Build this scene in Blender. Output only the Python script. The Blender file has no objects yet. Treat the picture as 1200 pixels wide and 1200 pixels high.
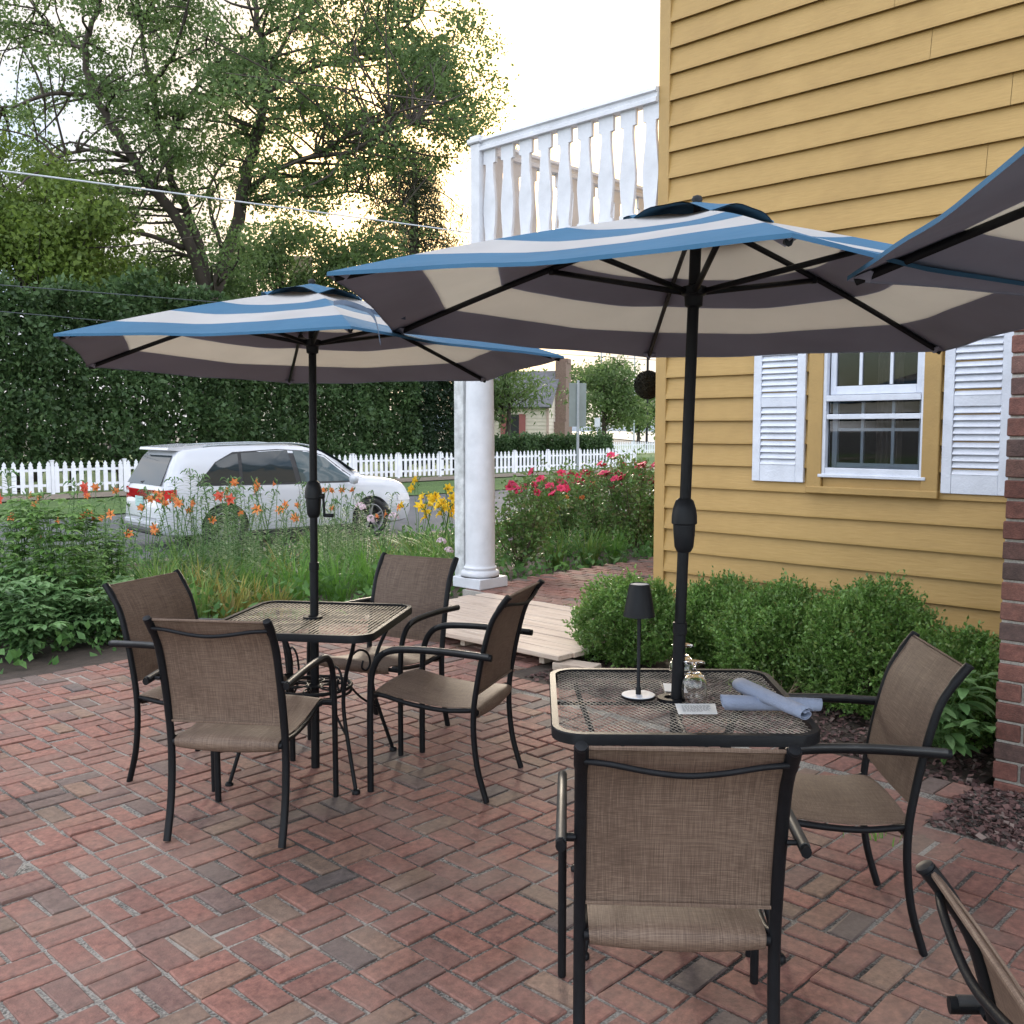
import bpy, math, random
import numpy as np
from mathutils import Vector, Matrix
R = math.radians
rng = np.random.default_rng(7)
rnd = random.Random(11)
sc = bpy.context.scene
col = sc.collection

# ------------------------------------------------------------------ frames
TH = R(45.97)                       # house frame: local x runs along the street (b), local y away along the siding (a)
E2 = Vector((math.cos(TH), math.sin(TH), 0)); E1 = Vector((-math.sin(TH), math.cos(TH), 0))
def H(b, a, z=0.0): return E2 * b + E1 * a + Vector((0, 0, z))
CAM_Z = 1.62; PITCH = math.atan(97 / 1150)
def ray(px, py):
    u = (px - 600) / 1150; v = (600 - py) / 1150
    return Vector((u, math.cos(PITCH) + v * math.sin(PITCH), -math.sin(PITCH) + v * math.cos(PITCH)))
def at(px, py, Y):                  # point seen at a pixel, Y metres ahead
    d = ray(px, py); return d * (Y / d.y) + Vector((0, 0, CAM_Z))
def on(px, py, z):                  # point seen at a pixel, on the level z
    d = ray(px, py); return d * ((z - CAM_Z) / d.z) + Vector((0, 0, CAM_Z))

# ------------------------------------------------------------------ materials
def new_mat(name):
    m = bpy.data.materials.new(name); m.use_nodes = True
    return m, m.node_tree.nodes, m.node_tree.links, m.node_tree.nodes['Principled BSDF']
def N(nt, t, **kw):
    n = nt.new(t)
    for k, v in kw.items():
        if k in n.inputs: n.inputs[k].default_value = v
        else: setattr(n, k, v)
    return n
def ramp(nt, stops, interp='LINEAR'):
    r = nt.new('ShaderNodeValToRGB'); r.color_ramp.interpolation = interp
    el = r.color_ramp.elements
    while len(el) < len(stops): el.new(0.5)
    for e, (p, c) in zip(el, stops): e.position = p; e.color = (*c, 1) if len(c) == 3 else c
    return r
def coords(nt, lk, scale=(1, 1, 1), src='Object', rot=(0, 0, 0)):
    tc = nt.new('ShaderNodeTexCoord'); mp = nt.new('ShaderNodeMapping')
    mp.inputs['Scale'].default_value = scale; mp.inputs['Rotation'].default_value = rot
    lk.new(tc.outputs[src], mp.inputs[0]); return mp.outputs[0]
def plain(name, c, rough=.5, metal=0., var=.12, scale=8., bump=0., bscale=60., spec=.5, src='Object', stretch=(1, 1, 1), coat=0.):
    m, nt, lk, p = new_mat(name)
    v = coords(nt, lk, stretch, src)
    n = N(nt, 'ShaderNodeTexNoise', Scale=scale, Detail=6., Roughness=.6); lk.new(v, n.inputs['Vector'])
    r = ramp(nt, [(.25, tuple(x * (1 - var) for x in c)), (.75, tuple(min(1, x * (1 + var)) for x in c))])
    lk.new(n.outputs['Fac'], r.inputs[0]); lk.new(r.outputs[0], p.inputs['Base Color'])
    p.inputs['Roughness'].default_value = rough; p.inputs['Metallic'].default_value = metal
    p.inputs['Specular IOR Level'].default_value = spec; p.inputs['Coat Weight'].default_value = coat
    if bump:
        n2 = N(nt, 'ShaderNodeTexNoise', Scale=bscale, Detail=5.); lk.new(v, n2.inputs['Vector'])
        b = N(nt, 'ShaderNodeBump', Strength=bump, Distance=.01); lk.new(n2.outputs['Fac'], b.inputs['Height'])
        lk.new(b.outputs[0], p.inputs['Normal'])
    return m
def leafmat(name, cols, trans=.35, rough=.5, tint=None, spec=.35):
    m, nt, lk, p = new_mat(name)
    g = nt.new('ShaderNodeNewGeometry')
    r = ramp(nt, [(i / max(1, len(cols) - 1), c) for i, c in enumerate(cols)])
    lk.new(g.outputs['Random Per Island'], r.inputs[0])
    v = coords(nt, lk); n = N(nt, 'ShaderNodeTexNoise', Scale=1.3, Detail=3.); lk.new(v, n.inputs['Vector'])
    hs = N(nt, 'ShaderNodeHueSaturation'); lk.new(r.outputs[0], hs.inputs['Color'])
    mr = N(nt, 'ShaderNodeMapRange'); mr.inputs['From Min'].default_value = .3; mr.inputs['From Max'].default_value = .7
    mr.inputs['To Min'].default_value = .7; mr.inputs['To Max'].default_value = 1.3
    lk.new(n.outputs['Fac'], mr.inputs['Value']); lk.new(mr.outputs[0], hs.inputs['Value'])
    lk.new(hs.outputs[0], p.inputs['Base Color'])
    p.inputs['Roughness'].default_value = rough; p.inputs['Specular IOR Level'].default_value = spec
    t = nt.new('ShaderNodeBsdfTranslucent'); lk.new(hs.outputs[0], t.inputs['Color'])
    mx = N(nt, 'ShaderNodeMixShader'); mx.inputs[0].default_value = trans
    out = nt['Material Output']
    lk.new(p.outputs[0], mx.inputs[1]); lk.new(t.outputs[0], mx.inputs[2]); lk.new(mx.outputs[0], out.inputs[0])
    return m

M = {}
M['black'] = plain('black powder coated metal', (.006, .0065, .008), .5, 0, .3, 30, .12, 300, spec=.22)
M['worn'] = plain('worn grey arm metal', (.04, .04, .04), .45, .15, .5, 14)
M['cap'] = plain('black plastic', (.008, .009, .011), .48, 0, .2, 20, spec=.25)
M['white'] = plain('white painted wood', (.6, .61, .64), .5, 0, .13, 5, .2, 45)
M['shutter'] = plain('white shutter paint', (.62, .65, .72), .5, 0, .12, 7, .3, 70)
M['gold'] = plain('ochre trim paint', (.38, .24, .08), .55, 0, .1, 5, .2, 60)
M['carpaint'] = plain('white car paint', (.52, .535, .57), .25, 0, .01, 2, coat=.5)
M['rubber'] = plain('tyre rubber', (.018, .018, .02), .8, 0, .2, 20)
M['alloy'] = plain('alloy rim', (.3, .3, .3), .35, .6, .1, 8)
M['darktrim'] = plain('dark trim', (.015, .016, .018), .5)
M['red'] = plain('red lamp lens', (.5, .02, .02), .15, 0, .15, 12, coat=.5)
M['lens'] = plain('clear lamp lens', (.6, .6, .62), .12, 0, .1, 12)
M['plate'] = plain('number plate', (.32, .5, .47), .5)
M['picket'] = plain('white fence paint', (.7, .71, .74), .6, 0, .14, 2.5)
M['dirt'] = plain('dark soil', (.055, .04, .03), .95, 0, .45, 9, .7, 40)
M['lawn'] = plain('verge grass', (.075, .13, .03), .95, 0, .35, 5, .8, 90)
M['sand'] = plain('sidewalk dirt', (.2, .16, .12), .95, 0, .25, 4, .3, 60)
M['land'] = plain('far ground', (.07, .065, .055), .95, 0, .4, .6)
M['bark'] = plain('tree bark', (.055, .043, .034), .95, 0, .4, 3, .7, 14, stretch=(1, 1, .25))
M['twig'] = plain('brown twigs', (.1, .075, .05), .9, 0, .3, 10)
M['stem'] = plain('green stem', (.07, .15, .035), .6, 0, .3, 20)
M['napkin'] = plain('blue grey napkin linen', (.25, .29, .385), .85, 0, .07, 12, .35, 180)
M['paper'] = plain('white card', (.72, .72, .7), .7, 0, .03, 10)
M['ink'] = plain('grey print', (.2, .2, .2), .7)
M['chrome'] = plain('brushed steel', (.7, .7, .7), .22, 1., .05, 8)
M['signback'] = plain('grey green metal', (.2, .235, .225), .5, .2, .12, 3)
M['galv'] = plain('galvanised post', (.32, .36, .38), .45, .5, .15, 8)
M['wire'] = plain('pale cable', (.45, .47, .5), .5)
M['darkwire'] = plain('dark cable', (.04, .05, .06), .5)
M['cream'] = plain('cream boards', (.62, .55, .45), .7, 0, .08, 4)
M['roof'] = plain('grey shingle roof', (.14, .14, .15), .85, 0, .35, 6)
M['redwood'] = plain('faded red shutter', (.3, .1, .09), .7)
M['pinkwood'] = plain('tan post', (.45, .33, .27), .7)
M['chip'] = leafmat('mulch chips', [(.06, .032, .03), (.11, .06, .055), (.16, .09, .08), (.045, .03, .028), (.2, .15, .13)], .0, .9)
M['lava'] = plain('reddish stone', (.12, .05, .04), .9, 0, .4, 30, .6, 90)
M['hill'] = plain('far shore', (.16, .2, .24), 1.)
M['ball'] = leafmat('dark moss', [(.02, .018, .014), (.035, .032, .022), (.015, .014, .012)], .0, .9)
# leaves
M['leaf_tree'] = leafmat('broad tree leaves', [(0.07, 0.12, 0.035), (0.105, 0.17, 0.052), (0.14, 0.205, 0.07), (0.08, 0.135, 0.042)], 0.52)
M['leaf_lime'] = leafmat('yellow green leaves', [(0.12, 0.18, 0.035), (0.18, 0.25, 0.05), (0.1, 0.16, 0.035)], 0.5)
M['leaf_hedge'] = leafmat('dark hedge leaves', [(0.045, 0.085, 0.033), (0.068, 0.125, 0.045), (0.1, 0.16, 0.06)], 0.36)
M['leaf_conifer'] = leafmat('conifer needles', [(.04, .055, .02), (.06, .07, .025), (.03, .045, .02)], .35)
M['leaf_box'] = leafmat('boxwood leaves', [(0.1, 0.21, 0.04), (0.15, 0.29, 0.06), (0.22, 0.37, 0.1), (0.08, 0.17, 0.035), (0.24, 0.33, 0.09)], 0.4, .38, spec=.5)
M['leaf_strap'] = leafmat('strap leaves', [(0.1, 0.2, 0.04), (0.14, 0.27, 0.06), (0.2, 0.31, 0.08), (0.25, 0.3, 0.08)], 0.4, .42)
M['leaf_dry'] = leafmat('yellowing strap leaves', [(.2, .27, .05), (.3, .3, .07), (.36, .27, .09), (.12, .2, .04)], .35, .5)
M['leaf_grass'] = leafmat('bright grass leaves', [(0.11, 0.26, 0.04), (0.16, 0.33, 0.05), (0.09, 0.22, 0.04)], 0.42, .45)
M['leaf_lily'] = leafmat('lily leaves', [(0.12, 0.22, 0.08), (0.17, 0.28, 0.11), (0.22, 0.32, 0.15)], 0.38, .38, spec=.5)
M['leaf_broad'] = leafmat('broad garden leaves', [(0.12, 0.24, 0.09), (0.17, 0.31, 0.11), (0.23, 0.36, 0.16)], 0.35, .38, spec=.5)
M['leaf_rose'] = leafmat('rose leaves', [(0.08, 0.17, 0.04), (0.13, 0.25, 0.06), (0.18, 0.28, 0.09), (0.18, 0.18, 0.08)], 0.38, .42)
M['leaf_cover'] = leafmat('ground cover', [(0.07, 0.16, 0.04), (0.1, 0.22, 0.06), (0.14, 0.27, 0.08)], 0.38, .45)
M['dead'] = leafmat('dry grass', [(.3, .2, .12), (.4, .3, .2), (.22, .15, .1)], .3, .7)
M['orange'] = leafmat('orange petals', [(0.85, 0.27, 0.07), (0.9, 0.36, 0.12), (0.8, 0.24, 0.08)], 0.4, .5)
M['coral'] = leafmat('coral petals', [(.85, .16, .08), (.8, .13, .09)], .4, .5)
M['yellow'] = leafmat('yellow petals', [(.9, .68, .05), (.9, .6, .04)], .4, .5)
M['rosered'] = leafmat('red rose petals', [(0.72, 0.03, 0.1), (0.8, 0.06, 0.17), (0.62, 0.02, 0.06)], 0.3, .5)
M['pink'] = leafmat('pale pink petals', [(.8, .58, .68), (.85, .75, .8), (.7, .5, .62)], .35, .5)

def m_siding():
    m, nt, lk, p = new_mat('ochre clapboard paint')
    v = coords(nt, lk, (1, 1, 1)); n = N(nt, 'ShaderNodeTexNoise', Scale=1.6, Detail=7., Roughness=.65); lk.new(v, n.inputs['Vector'])
    v2 = coords(nt, lk, (5, 5, 40)); n2 = N(nt, 'ShaderNodeTexNoise', Scale=1.7, Detail=6.); lk.new(v2, n2.inputs['Vector'])
    r = ramp(nt, [(.2, (.33, .2, .058)), (.5, (.385, .24, .072)), (.8, (.44, .28, .092))]); lk.new(n.outputs['Fac'], r.inputs[0])
    r2 = ramp(nt, [(.25, (.9, .88, .85)), (.6, (1, 1, 1))]); lk.new(n2.outputs['Fac'], r2.inputs[0])
    mx = N(nt, 'ShaderNodeMix', data_type='RGBA', blend_type='MULTIPLY'); mx.inputs[0].default_value = .7
    lk.new(r.outputs[0], mx.inputs[6]); lk.new(r2.outputs[0], mx.inputs[7])
    # small chips of missing paint
    n3 = N(nt, 'ShaderNodeTexNoise', Scale=9., Detail=8., Roughness=.7); lk.new(v, n3.inputs['Vector'])
    r3 = ramp(nt, [(.735, (0, 0, 0)), (.76, (1, 1, 1))]); lk.new(n3.outputs['Fac'], r3.inputs[0])
    mx2 = N(nt, 'ShaderNodeMix', data_type='RGBA'); mx2.inputs[7].default_value = (.3, .21, .1, 1)
    lk.new(r3.outputs[0], mx2.inputs[0]); lk.new(mx.outputs[2], mx2.inputs[6]); lk.new(mx2.outputs[2], p.inputs['Base Color'])
    p.inputs['Roughness'].default_value = .55
    b = N(nt, 'ShaderNodeBump', Strength=.25, Distance=.01); lk.new(n2.outputs['Fac'], b.inputs['Height']); lk.new(b.outputs[0], p.inputs['Normal'])
    return m
M['siding'] = m_siding()
def m_brick(name, stops, dusty=.35, rough=.85, bump=.5):
    m, nt, lk, p = new_mat(name)
    at_ = nt.new('ShaderNodeAttribute'); at_.attribute_name = 'tone'
    r = ramp(nt, stops); lk.new(at_.outputs['Fac'], r.inputs[0])
    v = coords(nt, lk); n = N(nt, 'ShaderNodeTexNoise', Scale=34., Detail=8., Roughness=.7); lk.new(v, n.inputs['Vector'])
    n2 = N(nt, 'ShaderNodeTexNoise', Scale=2.2, Detail=5.); lk.new(v, n2.inputs['Vector'])
    n3 = N(nt, 'ShaderNodeTexNoise', Scale=160., Detail=3.); lk.new(v, n3.inputs['Vector'])
    rm = ramp(nt, [(.3, (.5, .5, .52)), (.68, (1.28, 1.27, 1.25))]); lk.new(n.outputs['Fac'], rm.inputs[0])
    mx = N(nt, 'ShaderNodeMix', data_type='RGBA', blend_type='MULTIPLY'); mx.inputs[0].default_value = 1.
    lk.new(r.outputs[0], mx.inputs[6]); lk.new(rm.outputs[0], mx.inputs[7])
    rd = ramp(nt, [(.4, (0, 0, 0)), (.7, (dusty,) * 3)]); lk.new(n2.outputs['Fac'], rd.inputs[0])
    mx2 = N(nt, 'ShaderNodeMix', data_type='RGBA'); mx2.inputs[7].default_value = (.2, .155, .125, 1)
    lk.new(rd.outputs[0], mx2.inputs[0]); lk.new(mx.outputs[2], mx2.inputs[6])
    n4 = N(nt, 'ShaderNodeTexNoise', Scale=1.15, Detail=7., Roughness=.68); lk.new(v, n4.inputs['Vector'])       # old damp and dirt stains
    r4 = ramp(nt, [(.36, (.6, .58, .55)), (.52, (1, 1, 1))]); lk.new(n4.outputs['Fac'], r4.inputs[0])
    mx4 = N(nt, 'ShaderNodeMix', data_type='RGBA', blend_type='MULTIPLY'); mx4.inputs[0].default_value = .85; lk.new(mx2.outputs[2], mx4.inputs[6]); lk.new(r4.outputs[0], mx4.inputs[7])
    n5 = N(nt, 'ShaderNodeTexNoise', Scale=55., Detail=6., Roughness=.75); lk.new(v, n5.inputs['Vector'])
    r5 = ramp(nt, [(.66, (0, 0, 0)), (.74, (.55, .55, .55))]); lk.new(n5.outputs['Fac'], r5.inputs[0])
    mx5 = N(nt, 'ShaderNodeMix', data_type='RGBA'); mx5.inputs[7].default_value = (.33, .27, .23, 1); lk.new(r5.outputs[0], mx5.inputs[0]); lk.new(mx4.outputs[2], mx5.inputs[6]); lk.new(mx5.outputs[2], p.inputs['Base Color'])
    p.inputs['Roughness'].default_value = rough
    ad = N(nt, 'ShaderNodeMath', operation='ADD'); lk.new(n.outputs['Fac'], ad.inputs[0]); lk.new(n3.outputs['Fac'], ad.inputs[1])
    b = N(nt, 'ShaderNodeBump', Strength=bump, Distance=.004); lk.new(ad.outputs[0], b.inputs['Height']); lk.new(b.outputs[0], p.inputs['Normal'])
    return m
M['paver'] = m_brick('patio brick', [(0, (.115, .092, .086)), (.06, (.155, .104, .09)), (.13, (.21, .103, .082)), (.35, (.235, .108, .084)), (.6, (.262, .12, .092)), (.84, (.285, .13, .098)), (.93, (.245, .15, .105)), (1, (.19, .128, .095))], .5)
M['wallbrick'] = m_brick('old wall brick', [(0, (.1, .065, .058)), (.4, (.17, .07, .055)), (.8, (.2, .085, .065)), (1, (.15, .095, .08))], .15, .9, .8)
def m_joint(name, a, b, s=3.):
    m, nt, lk, p = new_mat(name)
    v = coords(nt, lk); n = N(nt, 'ShaderNodeTexNoise', Scale=1.1, Detail=6., Roughness=.7); lk.new(v, n.inputs['Vector'])
    n2 = N(nt, 'ShaderNodeTexNoise', Scale=120., Detail=4.); lk.new(v, n2.inputs['Vector'])
    ad = N(nt, 'ShaderNodeMath', operation='MULTIPLY_ADD'); ad.inputs[1].default_value = .6; lk.new(n2.outputs['Fac'], ad.inputs[0])
    lk.new(n.outputs['Fac'], ad.inputs[2])
    r = ramp(nt, [(.7, a), (.92, b)]); lk.new(ad.outputs[0], r.inputs[0]); lk.new(r.outputs[0], p.inputs['Base Color'])
    p.inputs['Roughness'].default_value = .95
    bp = N(nt, 'ShaderNodeBump', Strength=.6, Distance=.004); lk.new(n2.outputs['Fac'], bp.inputs['Height']); lk.new(bp.outputs[0], p.inputs['Normal'])
    return m
M['joint'] = m_joint('sand joints', (.05, .046, .04), (.33, .305, .265))
M['mortar'] = m_joint('lime mortar', (.3, .28, .25), (.5, .47, .42))
def m_sling():
    m, nt, lk, p = new_mat('brown woven sling')
    vx = coords(nt, lk, (820, 11, 11)); n1 = N(nt, 'ShaderNodeTexNoise', Scale=1., Detail=2.); lk.new(vx, n1.inputs['Vector'])
    vy = coords(nt, lk, (12, 760, 760)); n2 = N(nt, 'ShaderNodeTexNoise', Scale=1., Detail=2.); lk.new(vy, n2.inputs['Vector'])
    v0 = coords(nt, lk); n3 = N(nt, 'ShaderNodeTexNoise', Scale=5., Detail=4.); lk.new(v0, n3.inputs['Vector'])
    ad = N(nt, 'ShaderNodeMath', operation='ADD'); lk.new(n1.outputs['Fac'], ad.inputs[0]); lk.new(n2.outputs['Fac'], ad.inputs[1])
    a2 = N(nt, 'ShaderNodeMath', operation='MULTIPLY_ADD'); a2.inputs[1].default_value = .35; lk.new(n3.outputs['Fac'], a2.inputs[0]); lk.new(ad.outputs[0], a2.inputs[2])
    r = ramp(nt, [(.0, (.06, .038, .026)), (.36, (.108, .07, .049)), (.55, (.15, .099, .07)), (.85, (.235, .168, .122))])
    mr = N(nt, 'ShaderNodeMapRange'); mr.inputs['From Min'].default_value = .75; mr.inputs['From Max'].default_value = 1.6
    lk.new(a2.outputs[0], mr.inputs['Value']); lk.new(mr.outputs[0], r.inputs[0]); lk.new(r.outputs[0], p.inputs['Base Color'])
    p.inputs['Roughness'].default_value = .62; p.inputs['Specular IOR Level'].default_value = .4
    b = N(nt, 'ShaderNodeBump', Strength=.35, Distance=.002); lk.new(ad.outputs[0], b.inputs['Height']); lk.new(b.outputs[0], p.inputs['Normal'])
    return m
M['sling'] = m_sling()
def m_cloth(name, c, trans, tc, stain=0.):
    m, nt, lk, p = new_mat(name)
    v = coords(nt, lk); n = N(nt, 'ShaderNodeTexNoise', Scale=3., Detail=6.); lk.new(v, n.inputs['Vector'])
    r = ramp(nt, [(.3, tuple(x * (.9 - stain) for x in c)), (.7, tuple(min(1, x * 1.06) for x in c))]); lk.new(n.outputs['Fac'], r.inputs[0])
    lk.new(r.outputs[0], p.inputs['Base Color']); p.inputs['Roughness'].default_value = .85; p.inputs['Specular IOR Level'].default_value = .2
    n2 = N(nt, 'ShaderNodeTexNoise', Scale=9., Detail=3.); lk.new(v, n2.inputs['Vector'])
    b = N(nt, 'ShaderNodeBump', Strength=.25, Distance=.02); lk.new(n2.outputs['Fac'], b.inputs['Height']); lk.new(b.outputs[0], p.inputs['Normal'])
    t = nt.new('ShaderNodeBsdfTranslucent'); t.inputs['Color'].default_value = (*tc, 1)
    mx = N(nt, 'ShaderNodeMixShader'); mx.inputs[0].default_value = trans
    lk.new(p.outputs[0], mx.inputs[1]); lk.new(t.outputs[0], mx.inputs[2]); lk.new(mx.outputs[0], nt['Material Output'].inputs[0])
    return m
M['cl_blue'] = m_cloth('blue canopy stripe', (.045, .122, .205), .0, (.1, .1, .12))
M['cl_white'] = m_cloth('white canopy stripe', (.6, .61, .63), .5, (.72, .68, .6), .03)
M['cl_grey'] = m_cloth('grey canopy underside', (.34, .35, .43), .2, (.45, .46, .6), .04)
M['cl_cream'] = m_cloth('cream canopy underside', (.76, .71, .63), .5, (.8, .75, .66), .06)
def m_road():
    m, nt, lk, p = new_mat('asphalt')
    v = coords(nt, lk); n = N(nt, 'ShaderNodeTexNoise', Scale=140., Detail=4.); lk.new(v, n.inputs['Vector'])
    n2 = N(nt, 'ShaderNodeTexNoise', Scale=.8, Detail=5.); lk.new(v, n2.inputs['Vector'])
    ad = N(nt, 'ShaderNodeMath', operation='ADD'); lk.new(n.outputs['Fac'], ad.inputs[0]); lk.new(n2.outputs['Fac'], ad.inputs[1])
    r = ramp(nt, [(.35, (.07, .07, .075)), (.65, (.13, .13, .135))])
    mr = N(nt, 'ShaderNodeMath', operation='MULTIPLY'); mr.inputs[1].default_value = .5; lk.new(ad.outputs[0], mr.inputs[0]); lk.new(mr.outputs[0], r.inputs[0])
    lk.new(r.outputs[0], p.inputs['Base Color']); p.inputs['Roughness'].default_value = .9; return m
M['road'] = m_road()
def m_plank():
    m, nt, lk, p = new_mat('weathered planks')
    at_ = nt.new('ShaderNodeNewGeometry')
    v = coords(nt, lk, (30, 1.6, 30)); n = N(nt, 'ShaderNodeTexNoise', Scale=1.6, Detail=8., Roughness=.65); lk.new(v, n.inputs['Vector'])
    r = ramp(nt, [(.2, (.3, .22, .17)), (.5, (.5, .4, .32)), (.8, (.6, .52, .43))]); lk.new(n.outputs['Fac'], r.inputs[0])
    lk.new(r.outputs[0], p.inputs['Base Color']); p.inputs['Roughness'].default_value = .85
    b = N(nt, 'ShaderNodeBump', Strength=.4, Distance=.004); lk.new(n.outputs['Fac'], b.inputs['Height']); lk.new(b.outputs[0], p.inputs['Normal'])
    return m
M['plank'] = m_plank()
def m_tabletop(name, c):
    m, nt, lk, p = new_mat(name)
    v = coords(nt, lk); n = N(nt, 'ShaderNodeTexNoise', Scale=7., Detail=7., Roughness=.7); lk.new(v, n.inputs['Vector'])
    r = ramp(nt, [(.33, c[0]), (.45, c[1]), (.6, c[2]), (.75, c[3])]); lk.new(n.outputs['Fac'], r.inputs[0])
    lk.new(r.outputs[0], p.inputs['Base Color']); p.inputs['Roughness'].default_value = .65; p.inputs['Specular IOR Level'].default_value = .25; return m
M['meshtop'] = m_tabletop('worn mesh metal', ((.06, .055, .05), (.26, .23, .19), (.5, .44, .35), (.4, .26, .12)))
M['slattop'] = m_tabletop('worn slat metal', ((.07, .06, .045), (.2, .17, .12), (.42, .36, .26), (.3, .19, .085)))
def m_glass(name, c=(1, 1, 1), rough=0.):
    m, nt, lk, p = new_mat(name); p.inputs['Base Color'].default_value = (*c, 1); p.inputs['Roughness'].default_value = rough
    p.inputs['Transmission Weight'].default_value = 1.; p.inputs['IOR'].default_value = 1.45; return m
M['glass'] = m_glass('clear glass')
def m_darkglass(name, c, rough=.03):
    m, nt, lk, p = new_mat(name); p.inputs['Base Color'].default_value = (*c, 1); p.inputs['Roughness'].default_value = rough
    p.inputs['Specular IOR Level'].default_value = .45; return m
def m_winglass():
    m, nt, lk, p = new_mat('window glass')
    tr = nt.new('ShaderNodeBsdfTransparent'); tr.inputs[0].default_value = (.75, .78, .8, 1)
    gl = nt.new('ShaderNodeBsdfGlossy'); gl.inputs['Roughness'].default_value = .02
    fr = N(nt, 'ShaderNodeFresnel', IOR=1.5); mx = nt.new('ShaderNodeMixShader')
    lk.new(fr.outputs[0], mx.inputs[0]); lk.new(tr.outputs[0], mx.inputs[1]); lk.new(gl.outputs[0], mx.inputs[2])
    lk.new(mx.outputs[0], nt['Material Output'].inputs[0]); return m
M['winglass'] = m_winglass()
M['carglass'] = m_darkglass('tinted car glass', (.02, .03, .035), .04)
M['carglass2'] = m_darkglass('lighter car glass', (.05, .075, .08), .04)
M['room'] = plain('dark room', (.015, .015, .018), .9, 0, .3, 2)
M['curtain'] = plain('brown curtain', (.14, .1, .085), .9, 0, .2, 20)
def m_water():
    m, nt, lk, p = new_mat('river water'); p.inputs['Base Color'].default_value = (.22, .3, .36, 1); p.inputs['Roughness'].default_value = .15; return m
M['water'] = m_water()

# ------------------------------------------------------------------ mesh builder
def mesh_obj(name, verts, faces, mats, parent=None, mi=None, smooth=False, tone=None, loc=(0, 0, 0), rz=0.):
    me = bpy.data.meshes.new(name)
    me.from_pydata([tuple(v) for v in verts], [], faces)
    for m in (mats if isinstance(mats, (list, tuple)) else [mats]): me.materials.append(m)
    if mi is not None: me.polygons.foreach_set('material_index', np.array(mi, dtype=np.int32))
    if smooth: me.polygons.foreach_set('use_smooth', np.ones(len(me.polygons), dtype=bool))
    if tone is not None:
        a = me.attributes.new('tone', 'FLOAT', 'POINT'); a.data.foreach_set('value', np.array(tone, dtype=np.float32))
    me.update()
    o = bpy.data.objects.new(name, me); col.objects.link(o); o.parent = parent
    o.location = loc; o.rotation_euler = (0, 0, rz)
    return o
def tag(o, label=None, cat=None, group=None, kind=None):
    if label: o['label'] = label
    if cat: o['category'] = cat
    if group: o['group'] = group
    if kind: o['kind'] = kind
    return o
def thing(name, label, cat, loc=(0, 0, 0), rz=0., group=None):
    o = bpy.data.objects.new(name, None); col.objects.link(o); o.empty_display_size = .2
    o.location = loc; o.rotation_euler = (0, 0, rz); return tag(o, label, cat, group)
def copy_tree(o, parent=None):
    c = o.copy(); col.objects.link(c)
    if parent: c.parent = parent
    for ch in list(o.children): copy_tree(ch, c)
    return c
def smoothpts(pts, n=6):
    P = [Vector(p) for p in pts]; out = []
    for i in range(len(P) - 1):
        p0 = P[max(i - 1, 0)]; p1 = P[i]; p2 = P[i + 1]; p3 = P[min(i + 2, len(P) - 1)]
        for k in range(n):
            t = k / n
            out.append(.5 * ((2 * p1) + (p2 - p0) * t + (2 * p0 - 5 * p1 + 4 * p2 - p3) * t * t + (3 * p1 - p0 - 3 * p2 + p3) * t ** 3))
    out.append(P[-1]); return out
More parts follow.
